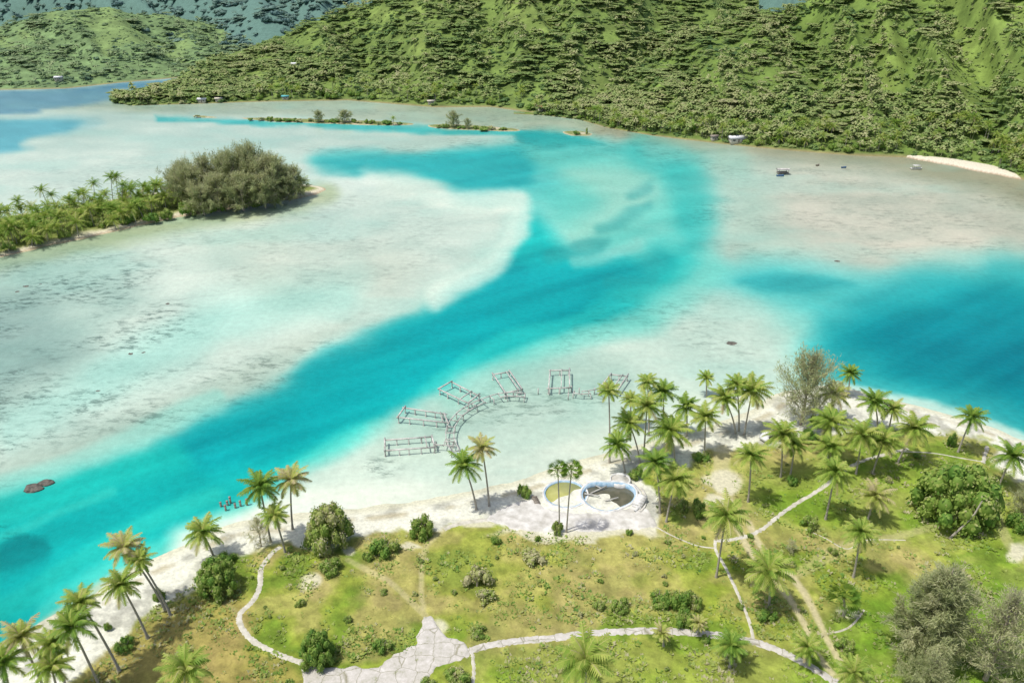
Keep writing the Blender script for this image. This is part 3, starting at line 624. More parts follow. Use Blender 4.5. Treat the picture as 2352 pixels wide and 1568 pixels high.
def bush(px,py,wpx,hpx,kind,label,name='shrub',cat='shrub',group=None,pos=None):
    bp=pos or P(px,py);k=ppm(bp);w=wpx/k/2;h=hpx/k/.9
    root=thing(name,bp,label,cat,group);mb=MB();stem(w,h,mb);mb.obj('trunk' if cat=='tree' else 'stem',M_twig,root)
    c=link('crown',random.choice(BM[kind]),root);c.scale=(w,w*random.uniform(.8,1.15),h);c.rotation_euler=(0,0,random.uniform(0,6.28));return root
BUSH=[
(757,1252,122,108,'Y','large round yellow-green tree at the top of the beach left of centre','round_tree','tree'),
(503,1355,105,80,'G','round bright green bush on the left beach edge with brown ground under it',0,0),
(522,1290,60,30,'d','dark green low bush behind the round bright one on the left beach',0,0),
(885,1268,82,52,'g','grey-green bush at the lawn edge, right of the sandy gap',0,0),
(970,1228,68,60,'g','tall loose green bush at the beach edge above the thin dirt trail',0,0),
(760,1312,64,38,'g','low green bush just above the round sandy patch',0,0),
(842,1285,34,22,'g','little bush below the grey-green lawn edge bush',0,0),
(730,1516,100,78,'D','large dark green bush above the left end of the concrete slabs',0,0),
(880,1488,56,36,'g','small loose bush between the dark bush and the slab road',0,0),
(1201,1140,42,36,'g','small round bush on the white sand left of the pool',0,0),
(1281,1224,34,38,'y','small dense bush at the feet of the fan palms',0,0),
(1235,1240,20,18,'g','tiny bush on the edge of the pool terrace',0,0),
(1095,1345,86,58,'s','pale dry scrub patch in the middle of the lawn',0,0),
(1110,1378,70,40,'s','second pale dry scrub just below the first on the lawn',0,0),
(1230,1285,70,36,'s','olive scrub on the lawn below the pool terrace',0,0),
(1515,1385,66,44,'g','left bush of the green thicket in the centre right lawn',0,0),
(1560,1390,70,60,'g','tallest bush of the green thicket in the centre right lawn',0,0),
(1598,1395,44,40,'y','right bush of the green thicket on the lawn',0,0),
(1574,1435,60,48,'g','bush directly below the green thicket',0,0),
(1425,1400,60,34,'g','low weedy bush beside the red flowered shrub',0,0),
(1375,1395,34,22,'y','small weedy tuft left of the red flowered shrub',0,0),
(1335,1415,22,14,'s','dry twiggy tuft in the lawn left of the red flowered shrub',0,0),
(1760,1415,70,36,'g','dark ferny bush at the foot of the star-shaped palm',0,0),
(1700,1395,24,14,'g','little tuft left of the ferny bush',0,0),
(2190,1192,182,140,'G','big dense green round tree on the right lawn','round_tree','tree'),
(2340,1215,70,60,'g','bush at the right edge below the leaning palm',0,0),
(2182,1025,28,42,'d','small conical dark shrub on the right lawn near the water',0,0),
(1858,1212,54,36,'y','yellow-green bush beside the curved path on the right lawn',0,0),
(1912,1270,30,20,'y','small tuft on the lawn right of the tyre tracks',0,0),
(1140,1245,36,22,'g','small weedy bush in the upper centre of the lawn',0,0),
(1100,1455,50,24,'y','low tuft just above the concrete path in the centre',0,0),
(1046,1565,70,40,'y','yellow-green bush on the bottom edge between two paths',0,0),
(985,1580,50,32,'g','bush at the bottom edge on the slab road',0,0),
(1730,1610,70,44,'g','bush at the bottom edge under the concrete path',0,0),
(800,1425,26,16,'g','small tuft left of the dirt trail junction',0,0),
(690,1390,30,20,'y','tiny tuft right of the curved left path',0,0),
(368,1375,34,34,'g','small bush under the leaning palms on the left',0,0),
(290,1490,54,36,'d','dark bush on the beach edge right of the lower left palm clump',0,0),
(250,1445,26,28,'g','sprig of green on the white sand above the lower left clump',0,0),
(660,1590,60,36,'g','bush at the bottom edge left of the slab road',0,0),
(1600,1180,50,44,'g','bush on the grass right of the yellow palm',0,0),
(1570,1170,36,30,'y','bush between the yellow palm and the sandy patch',0,0),
(1462,1095,50,30,'g','bush behind the pool steps',0,0),
(1820,1110,34,24,'d','dark low bush under the palms by the parked cars',0,0),
(1862,1012,60,36,'d','dark bush beside the parked cars',0,0),
(2105,1050,26,14,'g','tuft by the upper path on the right',0,0),
(2040,1105,24,18,'s','pale tuft left of the big round tree',0,0),
(1940,1495,60,36,'y','spiky yellow-green bush beside the tyre tracks near the bottom',0,0),
(1610,1052,54,24,'g','low bush at the foot of the straight grove palm',0,0),
(1725,1235,24,12,'g','tuft beside the path corner',0,0),
(1445,1225,22,16,'g','tuft on the terrace edge below the pool steps',0,0),
(1620,1470,30,20,'g','small bush hugging the concrete path',0,0),
(1880,980,50,34,'d','dark bush behind the parked cars',0,0),
]
for x,y,w,h,k,lab,nm,cat in BUSH:
    bush(x,y,w,h,k,lab,nm or 'shrub',cat or 'shrub','trees and bushes on the near island')
r=np.random.default_rng(55);cnt=0
while cnt<46:
    x,y=r.uniform(560,2300),r.uniform(1060,1540)
    if sdpoly(np.array([x]),np.array([y]),GRASS)[0]<14 or (680<x<1110 and y>1400) or min(math.hypot(x-b_[0],(y-b_[1])*1.5) for b_ in BUSH)<45: continue
    if min(dline(np.array([x]),np.array([y]),q)[0] for q in (T1,T2,[(1065,1505),(1160,1475),(1380,1452),(1620,1455),(1800,1498),(1940,1580)],[(698,1522),(580,1470),(552,1408),(597,1345),(645,1255)],[(1730,1468),(1670,1310),(1643,1240),(1750,1215),(1880,1125),(2085,1030)]))<22: continue
    s_=r.uniform(9,24);bush(x,y,s_,s_*r.uniform(.45,.75),r.choice(['g','y','s','y']),'small weedy tuft dotted about in the open lawn','shrub','shrub','small tufts dotted over the lawn');cnt+=1
r_=bush(1410,1396,14,12,'g','small shrub with red flowers in the middle of the right lawn')
for ch in r_.children:
    if ch.name.startswith('crown'): ch.data=ch.data.copy();ch.data.materials[0]=M_red
bp=P(1938,1412);palm(bp,At(1938,1372,bp.y),'d','grey-green stubby fan palm left of the huge casuarina',None,1.35,True,.22,'fan_palm')
def casuarina(seed,Hh,W,dens,nb=26,t0=.5,spread=0,taper=.45,fine=1.0):
    r=np.random.default_rng(seed);tb=MB();cb=MB();tb.tube([(0,0,-.3),(.1,0,Hh*.35),(-.1,.1,Hh*.7),(0,0,Hh*.95)],[.022*Hh,.015*Hh,.008*Hh,.003*Hh],6)
    for i in range(nb):
        u=(i+.5)/nb;z0=Hh*(.04+.8*u);az=i*2.4+r.uniform(-.4,.4);L=W*(.62+.5*math.sin(math.pi*min(1,.1+u*1.0))-taper*u)*r.uniform(.6,1.25);e=math.radians(10+46*u+r.uniform(-8,16)+spread)
        d=np.array([math.cos(az)*math.cos(e),math.sin(az)*math.cos(e),math.sin(e)]);p0=np.array([0,0,z0]);p1=p0+d*L*.5;p2=p1+np.array([d[0],d[1],d[2]*.7+.25])*L*.5
        tb.tube([p0,p1,p2],[.005*Hh,.0035*Hh,.0012*Hh],4)
        bt=t0+r.uniform(-.2,.2);ns=11
        for k in range(ns):
            s=.2+.8*(k+r.random())/ns;q=p0+(p2-p0)*s;sdv=d*.5+r.normal(0,.55,3)+np.array([0,0,.35]);sdv/=np.linalg.norm(sdv);sl=W*r.uniform(.18,.38)
            tb.tube([q,q+sdv*sl],[.0016*Hh,.0006*Hh],3)
            m=max(6,int(dens*L/ns));ss=r.random(m);c=q+sdv*sl*ss[:,None]*1.15+r.normal(0,1,(m,3))*.045*W
            dr=r.normal(0,.4,(m,3))+sdv*.9+np.array([0,0,-.1]);dr/=np.linalg.norm(dr,axis=1,keepdims=True);sd=np.cross(dr,r.normal(0,.5,(m,3))+np.array([0,0,1.5]));sd/=np.linalg.norm(sd,axis=1,keepdims=True)
            ln=r.uniform(.3,.7,m)[:,None]*(Hh/12)**.5*fine;wd=.055*(Hh/10)**.5*fine
            V=np.stack([c-sd*wd,c+sd*wd,c+dr*ln],1).reshape(-1,3);cb.add(V,np.arange(3*m).reshape(m,3),np.repeat(bt+r.normal(0,.1,m)+r.uniform(-.12,.12),3))
    return tb.mesh('casuarina_trunk',M_twig),cb.mesh('casuarina_crown',M_cas)
def cas(px,py,hpx,wpx,seed,label,dens=60,nb=26,group=None,pos=None,data=None,t0=.5,spread=0,taper=.45,fine=1.0):
    bp=pos or P(px,py);k=ppm(bp);Hh=hpx/k/.88;W=wpx/k/2;root=thing('casuarina_tree',bp,label,'tree',group)
    if data: a,b=data
    else: a,b=casuarina(seed,Hh,W,dens,nb,t0,spread,taper,fine)
    t=link('trunk',a,root);c=link('crown',b,root)
    if data:
        for o in(t,c): o.scale=(W/5,W/5,Hh/10);o.rotation_euler=(0,0,random.uniform(0,6.28))
    return root
cas(2115,1525,270,185,1,'huge wispy grey-green casuarina at the lower right, left half of the mass',190,56,t0=.5,spread=6,fine=.85)
cas(2262,1560,255,180,2,'sparser casuarina with bare branches at the lower right edge',46,50,t0=.6,spread=6,fine=.85)
cas(2120,1610,130,140,3,'low casuarina in front of the huge one at the bottom edge',140,34,t0=.42,fine=.85)
cas(1838,975,165,160,4,'wide half-bare brownish casuarina rising by the far water edge of the near island',40,46,t0=.5,spread=16,taper=.3)
cas(2345,1190,110,80,5,'casuarina cut by the right edge beside the leaning palm',80,24,t0=.5)
cas(600,1255,78,70,6,'bare twiggy grey tree left of the beach palm pair',14,20,t0=.85)
cas(1815,1268,30,34,7,'small bare twiggy bush on the right lawn beside the tyre tracks',8,12,t0=.9)
# ---------------------------------------------------------------- left island vegetation
def PI_(px,py,z=.9): return Vector(G(px,py,z))
CD=[casuarina(30+i,10,5,130,28,.34+.06*i,2,.35) for i in range(4)]
for i,(x,y,h,w) in enumerate([(415,470,80,72),(445,478,96,76),(480,468,108,78),(505,484,84,76),(540,470,118,80),(572,462,126,82),(600,468,104,80),(632,462,106,74),(470,492,66,70),(560,482,86,80),(610,476,80,76),(652,458,78,62),(680,450,66,56),(665,462,56,50),(520,455,100,76),(430,462,92,66),(590,455,118,70),(640,450,90,64)]):
    cas(0,0,h*.9,w*1.25,0,'feathery casuarina in the tall grove on the small island at the left','',0,'casuarinas of the small island grove',PI_(x,y),CD[i%4])
IP=[(118,478,94,440),(132,478,118,452),(185,480,180,450),(222,470,215,426),(262,462,255,412),(276,462,266,410),(282,472,282,430),(60,500,40,466),(160,490,160,462),(330,470,330,432),(352,468,356,428),(305,475,300,440)]
for bx,by,cx,cy in IP:
    bp=PI_(bx,by+14);palm(bp,At(cx,cy-4,bp.y),'g','tall thin palm rising above the others on the small left island','tall palms on the small left island',1.0,low=True,thick=.14)
r=np.random.default_rng(9)
for i in range(84):
    x=-40+ (i/83)*450+r.uniform(-8,8);sh=np.interp(x,[-100,0,200,420,620],[612,592,546,498,466]);bk=np.interp(x,[-100,0,200,420],[530,510,480,450])
    y=bk+(sh-8-bk)*r.uniform(.05,.98);bp=PI_(x,y);hh=r.uniform(2.2,6.2)
    zone='left end' if x<110 else ('middle' if x<260 else 'grove end')
    palm(bp,bp+Vector((r.uniform(-1,1),0,hh)),r.choice(['g','y','y']),f'bushy coconut palm in the palm belt at the {zone} of the small left island',f'palms at the {zone} of the small left island',r.uniform(1.1,1.45),low=True,thick=.14)
for x,y,lab in((690,446,'spreading low palm at the sandy tip of the small island'),(655,455,'low palm beside the grove near the tip of the small island')):
    bp=PI_(x,y);palm(bp,At(x,y-26,bp.y),'y',lab,None,1.4,low=True)
for i,(x,y,w,h,k) in enumerate([(430,492,46,34,'g'),(350,508,40,24,'d'),(290,510,50,24,'g'),(240,520,40,24,'y'),(385,500,36,24,'g'),(320,500,40,24,'g'),(80,560,40,22,'y'),(20,575,44,24,'y'),(150,545,40,22,'y'),(500,484,40,26,'g'),(560,478,44,26,'g'),(590,472,40,24,'g'),(630,464,40,22,'g'),(450,480,40,34,'d'),(475,488,36,26,'g'),(200,520,40,20,'g')]):
    bush(0,0,w,h,k,'leafy bush along the shore of the small left island','shrub','shrub','bushes of the small left island',PI_(x,y))
for i,(x,y,w,h,lab) in enumerate([(732,280,24,22,'dark round bush near the middle of the long far sandbar'),(792,281,30,24,'largest bush on the long far sandbar'),(842,283,14,10,'low bush right of the largest bush on the far sandbar'),(690,279,26,8,'flat scrub on the left part of the long far sandbar'),(640,277,24,7,'flat scrub at the left end of the long far sandbar'),(868,285,16,8,'low scrub beside the little sandbar palm'),(1042,292,30,32,'tall grey bush on the second far sandbar'),(1074,295,16,20,'narrow bush right of the tall grey bush'),(1110,298,40,8,'flat scrub on the right half of the second sandbar'),(1348,308,8,20,'spindly bush on the tiny third sandbar'),(1325,308,22,10,'low scrub on the tiny third sandbar'),(452,269,20,6,'scrub on the smallest sandbar at the left')]):
    if i in(0,1,6,7): cas(0,0,h,w*1.3,0,lab,0,0,None,Vector(G(x,y,.4)),CD[i%4])
    else: bush(0,0,w,h,'s' if i%2 else 'g',lab,'shrub','shrub',None,Vector(G(x,y,.5)))
for i,x in enumerate((575,600,620,660,675,712,752,768,812,826,855,890,918,1008,1022,1060,1092,1130,1155)):
    yy=np.interp(x,[550,760,945,985,1190],[275,280,286,291,299]);bush(0,0,18+i%4*4,6+i%3*2,'gsyd'[i%4],'low scrub bush forming the green strip along the far sandbars','shrub','shrub','scrub along the far sandbars',Vector(G(x,yy,.45)))
bp=Vector(G(903,286,.5));palm(bp,At(903,272,bp.y),'y','single little palm on the long far sandbar',None,.75,low=True)
# far shore individuals
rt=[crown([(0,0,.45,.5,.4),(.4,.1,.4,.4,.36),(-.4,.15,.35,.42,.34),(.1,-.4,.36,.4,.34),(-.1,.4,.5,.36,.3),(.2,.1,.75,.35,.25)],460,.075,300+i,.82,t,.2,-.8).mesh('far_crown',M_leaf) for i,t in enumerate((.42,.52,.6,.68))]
tm=MB();stem(1,1,tm,4);TM=tm.mesh('far_trunk',M_twig)
pt=MB();pt.tube([(0,0,-.05),(.03,0,.5),(0,0,1)],[.035,.025,.02],5);PTM=pt.mesh('far_palm_trunk',M_bark)
r=np.random.default_rng(12)
def hp(h,px,t):
    x,y,z=h.pos(np.array([px]),np.array([t]));return Vector((x[0],y[0],z[0]))
def nearhouse(px): return any(abs(px-q)<9 for q in(1693,1640,465,503,656,990,1245))
for i in range(138):
    px=r.uniform(440,2380)
    if i%2: px=r.uniform(1300,2390)
    if i%9==0: px=r.uniform(2290,2390)
    h=H1 if px<1230 else H2;t=r.uniform(.02,.11)
    if 2060<px<2290: t=r.uniform(.06,.16)
    if nearhouse(px): t=t+.05
    bp=hp(h,px,t);zone=('left' if px<900 else 'middle' if px<1400 else 'right' if px<2000 else 'far right')
    root=thing('coconut_palm',bp,f'small coconut palm standing along the {zone} stretch of the far shore','palm tree',f'palms on the {zone} stretch of the far shore')
    hh=r.uniform(3,7);tr=link('trunk',PTM,root);tr.scale=(4,4,hh);c=link('crown',random.choice(PClow['y' if r.random()<.7 else 'g']),root);c.location=(0,0,hh);c.scale=(r.uniform(.75,1.05),)*3;c.rotation_euler=(0,0,r.uniform(0,6))
for i in range(165):
    px=r.uniform(262,2390);h=H1 if px<1230 else H2;t=r.uniform(.012,.09)
    if 2060<px<2285 or nearhouse(px): continue
    if px<420: t=r.uniform(.05,.9)
    bp=hp(h,px,t);zone=('left' if px<900 else 'middle' if px<1400 else 'right')
    root=thing('shore_tree',bp,f'leafy green tree at the water edge on the {zone} stretch of the far shore','tree',f'trees on the {zone} stretch of the far shore')
    s=r.uniform(1.5,3.8);hh=s*r.uniform(.9,1.3);tr=link('trunk',TM,root);tr.scale=(s,s,hh);c=link('crown',random.choice(rt),root);c.scale=(s,s,hh);c.rotation_euler=(0,0,r.uniform(0,6))
# ---------------------------------------------------------------- paths
m,nt,b,o=newmat('cracked_concrete');tc=nt.nodes.new('ShaderNodeTexCoord');nz=noise(nt,.7,5);va=nt.nodes.new('ShaderNodeVectorMath');va.operation='MULTIPLY_ADD';nt.links.new(nz.outputs['Color'],va.inputs[0]);va.inputs[1].default_value=(.9,.9,0);nt.links.new(tc.outputs['Object'],va.inputs[2])
vt=nt.nodes.new('ShaderNodeTexVoronoi');vt.feature='DISTANCE_TO_EDGE';vt.inputs['Scale'].default_value=.45;vt.inputs['Randomness'].default_value=.5;nt.links.new(va.outputs[0],vt.inputs['Vector'])
rr=ramp(nt,vt.outputs['Distance'],[(0,(.5,.5,.38)),(.03,(1,1,1))])
n=noise(nt,.8,10,.78);r2=ramp(nt,n.outputs[0],[(.33,(.26,.28,.14)),(.42,(.44,.42,.36)),(.55,(.54,.51,.46)),(.7,(.68,.66,.61))])
nt.links.new(mul(nt,r2.outputs[0],rr.outputs[0]),b.inputs['Base Color']);M_slab=m
M_path=mat_noise('pale_path',(.38,.36,.27),(.64,.61,.53),1.1)
def ribbon(pts,w,name='path',mat=None,dz=.03):
    S=smooth(pts,14);W=[P(p[0],p[1]) for p in S];L=[];rr=np.random.default_rng(len(pts))
    for i,p in enumerate(W):
        a=W[max(i-1,0)];b_=W[min(i+1,len(W)-1)];d=(b_-a);d.z=0;d.normalize();nrm=Vector((-d.y,d.x,0))
        for k in range(5):
            u=(k-2)/2;q=p+nrm*u*(w/2)*(1+rr.uniform(-.5,.3)*(abs(u)>.9));L.append((q.x,q.y))
    L=np.array(L);z=landz(L[:,0],L[:,1])+dz;z[0::5]-=.1;z[4::5]-=.1
    mb=MB();mb.add(np.c_[L,z],[[5*i+k,5*i+k+1,5*i+k+6,5*i+k+5] for i in range(len(W)-1) for k in range(4)]);return tag(mb.obj(name,mat or M_path,smooth_=True),kind='structure')
ribbon([(698,1522),(640,1502),(580,1470),(553,1435),(552,1408),(580,1380),(597,1345),(600,1305),(625,1270),(645,1255)],1.2)
ribbon([(1065,1505),(1090,1490),(1160,1475),(1260,1465),(1380,1452),(1500,1448),(1620,1455),(1720,1470),(1800,1498),(1870,1535),(1940,1580)],1.75,mat=M_slab)
ribbon([(1730,1468),(1722,1430),(1700,1375),(1670,1310),(1645,1265),(1643,1240)],.7)
ribbon([(1640,1242),(1700,1235),(1750,1215),(1800,1175),(1880,1125),(1940,1080),(1990,1055),(2085,1030)],.9,dz=.06)
ribbon([(2060,1036),(2140,1040),(2210,1052),(2258,1060)],.5)
ribbon([(2258,1064),(2262,1045),(2268,1025)],.7,dz=.09)
ribbon([(1020,1215),(1045,1205),(1100,1195),(1155,1192)],1.4)
ribbon([(1500,1205),(1545,1230),(1600,1252),(1640,1258)],.4)
ribbon([(1850,1215),(1895,1235),(1945,1260),(1990,1240),(2080,1240)],.3)
ribbon([(1085,1500),(1088,1540),(1085,1600)],.6,dz=.06)
ribbon([(1900,1455),(1950,1440),(1985,1400)],.45)
def drape(name,poly,mat,dz,wob=9):
    xs=[p[0] for p in poly];ys=[p[1] for p in poly];a,b_=np.meshgrid(np.arange(min(xs)-12,max(xs)+12,2.6),np.arange(min(ys)-12,max(ys)+12,2.2))
    x,y,_=G(a,b_,1.2);s=sdpoly(a,b_,poly)+(fbm(x/1.3,y/1.3,3,4)-.5)*wob
    z=landz(x,y)+dz*sstep(-2.5,1.5,s)-.12*(1-sstep(-4,-.5,s))
    return sheet(name,x,y,z,np.full(x.shape+(3,),200.),mat,mask=s>-2)
drape('pavement',[(695,1528),(740,1536),(810,1532),(870,1534),(905,1504),(935,1490),(960,1478),(954,1462),(964,1448),(974,1418),(990,1418),(1008,1440),(1026,1466),(1066,1474),(1078,1498),(1060,1514),(1000,1530),(984,1560),(960,1640),(700,1640)],M_slab,.09,14)
drape('terrace',[(1128,1180),(1150,1166),(1172,1152),(1200,1146),(1230,1144),(1252,1168),(1330,1180),(1400,1176),(1470,1160),(1488,1170),(1502,1188),(1508,1204),(1480,1212),(1430,1212),(1380,1216),(1330,1218),(1290,1214),(1240,1218),(1190,1214),(1165,1204),(1140,1198),(1110,1192)],M_conc,.1,12)
# ---------------------------------------------------------------- pools
M_pw=mat_noise('algae_water',(.34,.34,.1),(.47,.46,.16),.5,rough=.2,spec=.4);M_pd=mat_noise('dark_pool_water',(.07,.075,.055),(.15,.14,.1),.6,rough=.12,spec=.5)
c=P(1299,1136);root=thing('round_pool',c,'round pool full of yellow-green water with a pale blue rim','pool')
a=MB();a.ring((0,0),3.8,3.55,-.8,.36,jit=.12);a.obj('pool_wall',M_white,root)
a=MB();a.ring((0,0),3.548,3.33,-.6,.28,jit=.05);a.obj('blue_lining',M_blue,root)
a=MB();a.cyl((0,0,-.6),3.34,.62,40);a.obj('pool_water',M_pw,root)
c=P(1396,1142);root=thing('ruined_pool',c,'irregular ruined pool of dark brown water beside the yellow-green one, with curved blue-grey walls','pool')
def blob(k,n=56):
    a=np.linspace(0,2*math.pi,n,endpoint=False);rr=3.9*(1+.13*np.cos(2*a-.3)+.08*np.sin(3*a+.5));return np.c_[np.cos(a)*(rr+k),np.sin(a)*(rr*.95+k)]
def blobring(k0,k1,z0,zf,name,mat,n=56):
    o_=blob(k1);i_=blob(k0);a=np.linspace(0,2*math.pi,n,endpoint=False);zz=zf(a);mb=MB()
    v=np.vstack([np.c_[o_,np.full(n,z0)],np.c_[o_,zz],np.c_[i_,zz],np.c_[i_,np.full(n,z0)]]);f=[[j*n+k,((j+1)%4)*n+k,((j+1)%4)*n+(k+1)%n,j*n+(k+1)%n] for k in range(n) for j in range(4)]
    mb.add(v,f);return mb.obj(name,mat,root)
blobring(.02,.34,-.9,lambda a:.2+.75*sstep(-.1,.6,np.sin(a+.3))+.06*np.sin(a*17),'pool_wall',M_white)
blobring(-.2,.018,-.9,lambda a:.12+.7*sstep(-.1,.6,np.sin(a+.3)),'blue_lining',M_blue)
mb=MB();bl=blob(-.18);mb.add(np.c_[bl,np.full(56,-.02)],[list(range(56))]);mb.obj('pool_water',M_pd,root)
a=MB();a.ring((.4,.1),5.3,4.95,-.4,.42,-48,38,26,jit=.1);a.obj('curved_ledge',M_white,root)
a=MB();a.ring((.4,.1),5.95,5.65,-.4,.26,-42,22,24,jit=.08);a.obj('curved_ledge',M_conc,root)
c=P(1424,1108);root=thing('planter_ring',c,'raised round white ring filled with rubble behind the dark pool','planter');a=MB();a.ring((0,0),1.75,1.5,-.5,.85,n=30,jit=.15);a.obj('ring_wall',M_white,root);a=MB();a.cyl((0,0,-.3),1.49,.9,24);a.obj('rubble_fill',M_conc,root)
c=P(1462,1165);root=thing('curved_steps',c,'white curved concrete steps at the right end of the dark pool','steps')
for k in range(5):
    a=MB();a.box((k*.28,k*.42,.15+k*.1),(1.5,.42,.3+k*.2),-.5);a.obj('step',M_white,root)
for k,(x,y,l,az) in enumerate([(1375,1128,3.2,.5),(1360,1140,2.6,-.4),(1405,1150,2.2,.2),(1370,1120,2.5,2.6)]):
    p=P(x,y)+Vector((0,0,.3));a=MB();a.bar((-math.cos(az)*l/2,-math.sin(az)*l/2,-.1),(math.cos(az)*l/2,math.sin(az)*l/2,.25),.16)
    o=a.obj('fallen_plank',M_ruin);o.location=p;tag(o,['long pale plank lying in the dark pool','short plank leaning in at the left of the dark pool','plank fallen across the right of the dark pool','plank resting at the back rim of the dark pool'][k],'plank','planks fallen into the dark pool')
c=P(1240,1150);root=thing('low_steps',c,'short grey steps on the left side of the yellow-green pool','steps')
for k in range(5):
    a=MB();a.box((-.9+k*.12,.9-k*.42,.15),(1.0,.14,.3));a.obj('step',M_wood,root)
# ---------------------------------------------------------------- bungalow ruins
def frame(cs,label,nl,cross=(0,1)):
    zt=1.3;Wc=[Vector(G(x,y,zt)) for x,y in cs];c=sum(Wc,Vector())/4;root=thing('bungalow_frame',(c.x,c.y,0),label,'ruined bungalow frame','ruined bungalow frames over the lagoon')
    L=[w-Vector((c.x,c.y,0)) for w in Wc];A,B,Cc,D=L
    def beam(p,q,w=.26,dz=0):
        a=MB();a.bar(p+Vector((0,0,dz+random.uniform(-.08,.08))),q+Vector((0,0,dz+random.uniform(-.15,.08))),w,.2);a.obj('beam',M_ruin,root)
    def ext(p,q,e=.4): d=(q-p).normalized();return p-d*e*random.random()*1.6,q+d*e*random.random()*1.6
    beam(*ext(A,B));beam(*ext(D,Cc))
    beam(*ext(A.lerp(D,.0),D,.3),dz=.23);beam(*ext(B,Cc,.3),dz=.23)
    for u in cross: beam(A.lerp(B,u),D.lerp(Cc,u),.18,.22)
    for (p,q) in((A,B),(D,Cc)):
        for i in range(nl):
            w=p.lerp(q,min(1,max(0,i/(nl-1)+random.uniform(-.04,.04))));a=MB();a.box((w.x,w.y,zt/2-.45),(.2,.2,zt+.6),random.random());a.box((w.x,w.y,.0),(.34,.34,.18));a.obj('post',M_ruin,root)
frame([(884,1010),(992,1002),(998,1026),(884,1034)],'long ruined bungalow frame nearest the beach, at the lower left of the arc',5,(.85,))
frame([(930,936),(1020,950),(1028,970),(914,958)],'ruined bungalow frame second from the left in the arc',5,(.9,))
frame([(1038,878),(1100,908),(1076,926),(1008,893)],'slanting ruined bungalow frame third along the arc',4,(.75,))
frame([(1132,860),(1170,853),(1198,893),(1160,903)],'open rectangular ruined frame at the top left of the arc',3,(.8,))
frame([(1264,851),(1308,849),(1308,890),(1260,892)],'upright rectangular ruined frame at the top centre of the arc',3,(.6,))
frame([(1404,860),(1442,863),(1418,898),(1378,890)],'ruined frame at the right end of the arc behind the tall palm',3,(.7,))
def walk(pts,label,w=1.5,missing=0.15):
    S=[Vector(G(p[0],p[1],1.2)) for p in smooth(pts,4)];c=S[len(S)//2];root=thing('ruined_walkway',(c.x,c.y,0),label,'walkway','ruined walkways over the lagoon')
    o=Vector((c.x,c.y,0));acc=[S[0]]
    for s in S[1:]:
        if (s-acc[-1]).length>1.25: acc.append(s)
    prev=None
    for i,p in enumerate(acc):
        d=(acc[min(i+1,len(acc)-1)]-acc[max(i-1,0)]).normalized();nn=Vector((-d.y,d.x,0));a_,b_=p+nn*w/2-o,p-nn*w/2-o
        m_=MB();m_.bar(a_*1.0+nn*.3*random.random(),b_-nn*.3*random.random(),.14,.16);m_.obj('cross_beam',M_ruin,root)
        if prev:
            for (u,v) in((prev[0],a_),(prev[1],b_)):
                if random.random()>missing: m_=MB();m_.bar(u+Vector((0,0,.16)),v+Vector((0,0,.16+random.uniform(-.15,.05))),.18,.14);m_.obj('rail_beam',M_ruin,root)
        for u in(a_,b_):
            if i%2==0: m_=MB();m_.box((u.x,u.y,.25),(.18,.18,1.7+random.uniform(-.1,.4)));m_.obj('post',M_ruin,root)
        prev=(a_,b_)
walk([(1046,1036),(1034,1008),(1036,980),(1056,952),(1090,930),(1130,914),(1165,906),(1205,908)],'long curved ruined walkway linking the four left frames',1.5,.12)
walk([(1318,900),(1345,903),(1382,895)],'broken right section of the walkway with standing posts',1.2,.4)
walk([(1000,1018),(1040,1020)],'short ruined spur joining the nearest frame to the walkway',1.2,.2)
for k,(x,y) in enumerate([(1190,905),(1236,906),(1262,908),(1286,905),(1312,900),(1330,905),(1305,918),(1365,905)]):
    p=G(x,y,0);a=MB();a.cyl((0,0,-.5),.12,2.0,8);o=a.obj('wooden_post',M_ruin);o.location=p;tag(o,'thin bare post standing in the shallows by the broken right walkway','post','bare posts by the broken right walkway')
for k,(x,y) in enumerate([(508,1163),(519,1172),(530,1155),(541,1166),(553,1162),(568,1160),(523,1160)]):
    p=G(x,y,0);a=MB();a.cyl((0,0,-.6),.17,1.35+.2*(k%3),9);a.cyl((0,0,.75+.2*(k%3)),.2,.16,9);o=a.obj('concrete_post',M_wood);o.location=p;tag(o,'short dark worn post standing in the turquoise water near the beach palms','post','broken pier posts near the beach palms')
def rock(px,py,s,label,z=0,sq=.45,cat='rock'):
    bm=bmesh.new();bmesh.ops.create_icosphere(bm,subdivisions=3,radius=1);
    for v in bm.verts:
        n=float(fbm(np.array([v.co.x*1.7+px]),np.array([v.co.y*1.7+v.co.z]),1)[0]);k=.7+.7*n;v.co=Vector((v.co.x*k*s,v.co.y*k*s*.7,v.co.z*k*s*sq))
    me=bpy.data.meshes.new('rock');bm.to_mesh(me);bm.free();me.materials.append(M_rock);o=link('rock',me);o.location=G(px,py,z);return tag(o,label,cat)
rock(78,1122,1.5,'large dark reef rock in the turquoise shallows at the left, left half of a pair')
rock(105,1110,1.3,'smaller dark reef rock touching the larger one at the left')
rock(1680,790,1.4,'lone dark coral head in the pale shallows right of centre',-.25,.35)
rock(1923,601,1.0,'small brown coral head on the pale flat at the right',-.15,.3)
for x,y in ((240,810),(262,822),(318,808),(228,900),(10,890),(205,745),(300,815),(330,812),(60,660),(95,655),(120,668),(40,672),(150,640),(385,700)):
    rock(x,y,random.uniform(.5,1.0),'small dark coral head scattered on the left reef flat',-.3,.42)['group']='coral heads on the left reef flat'
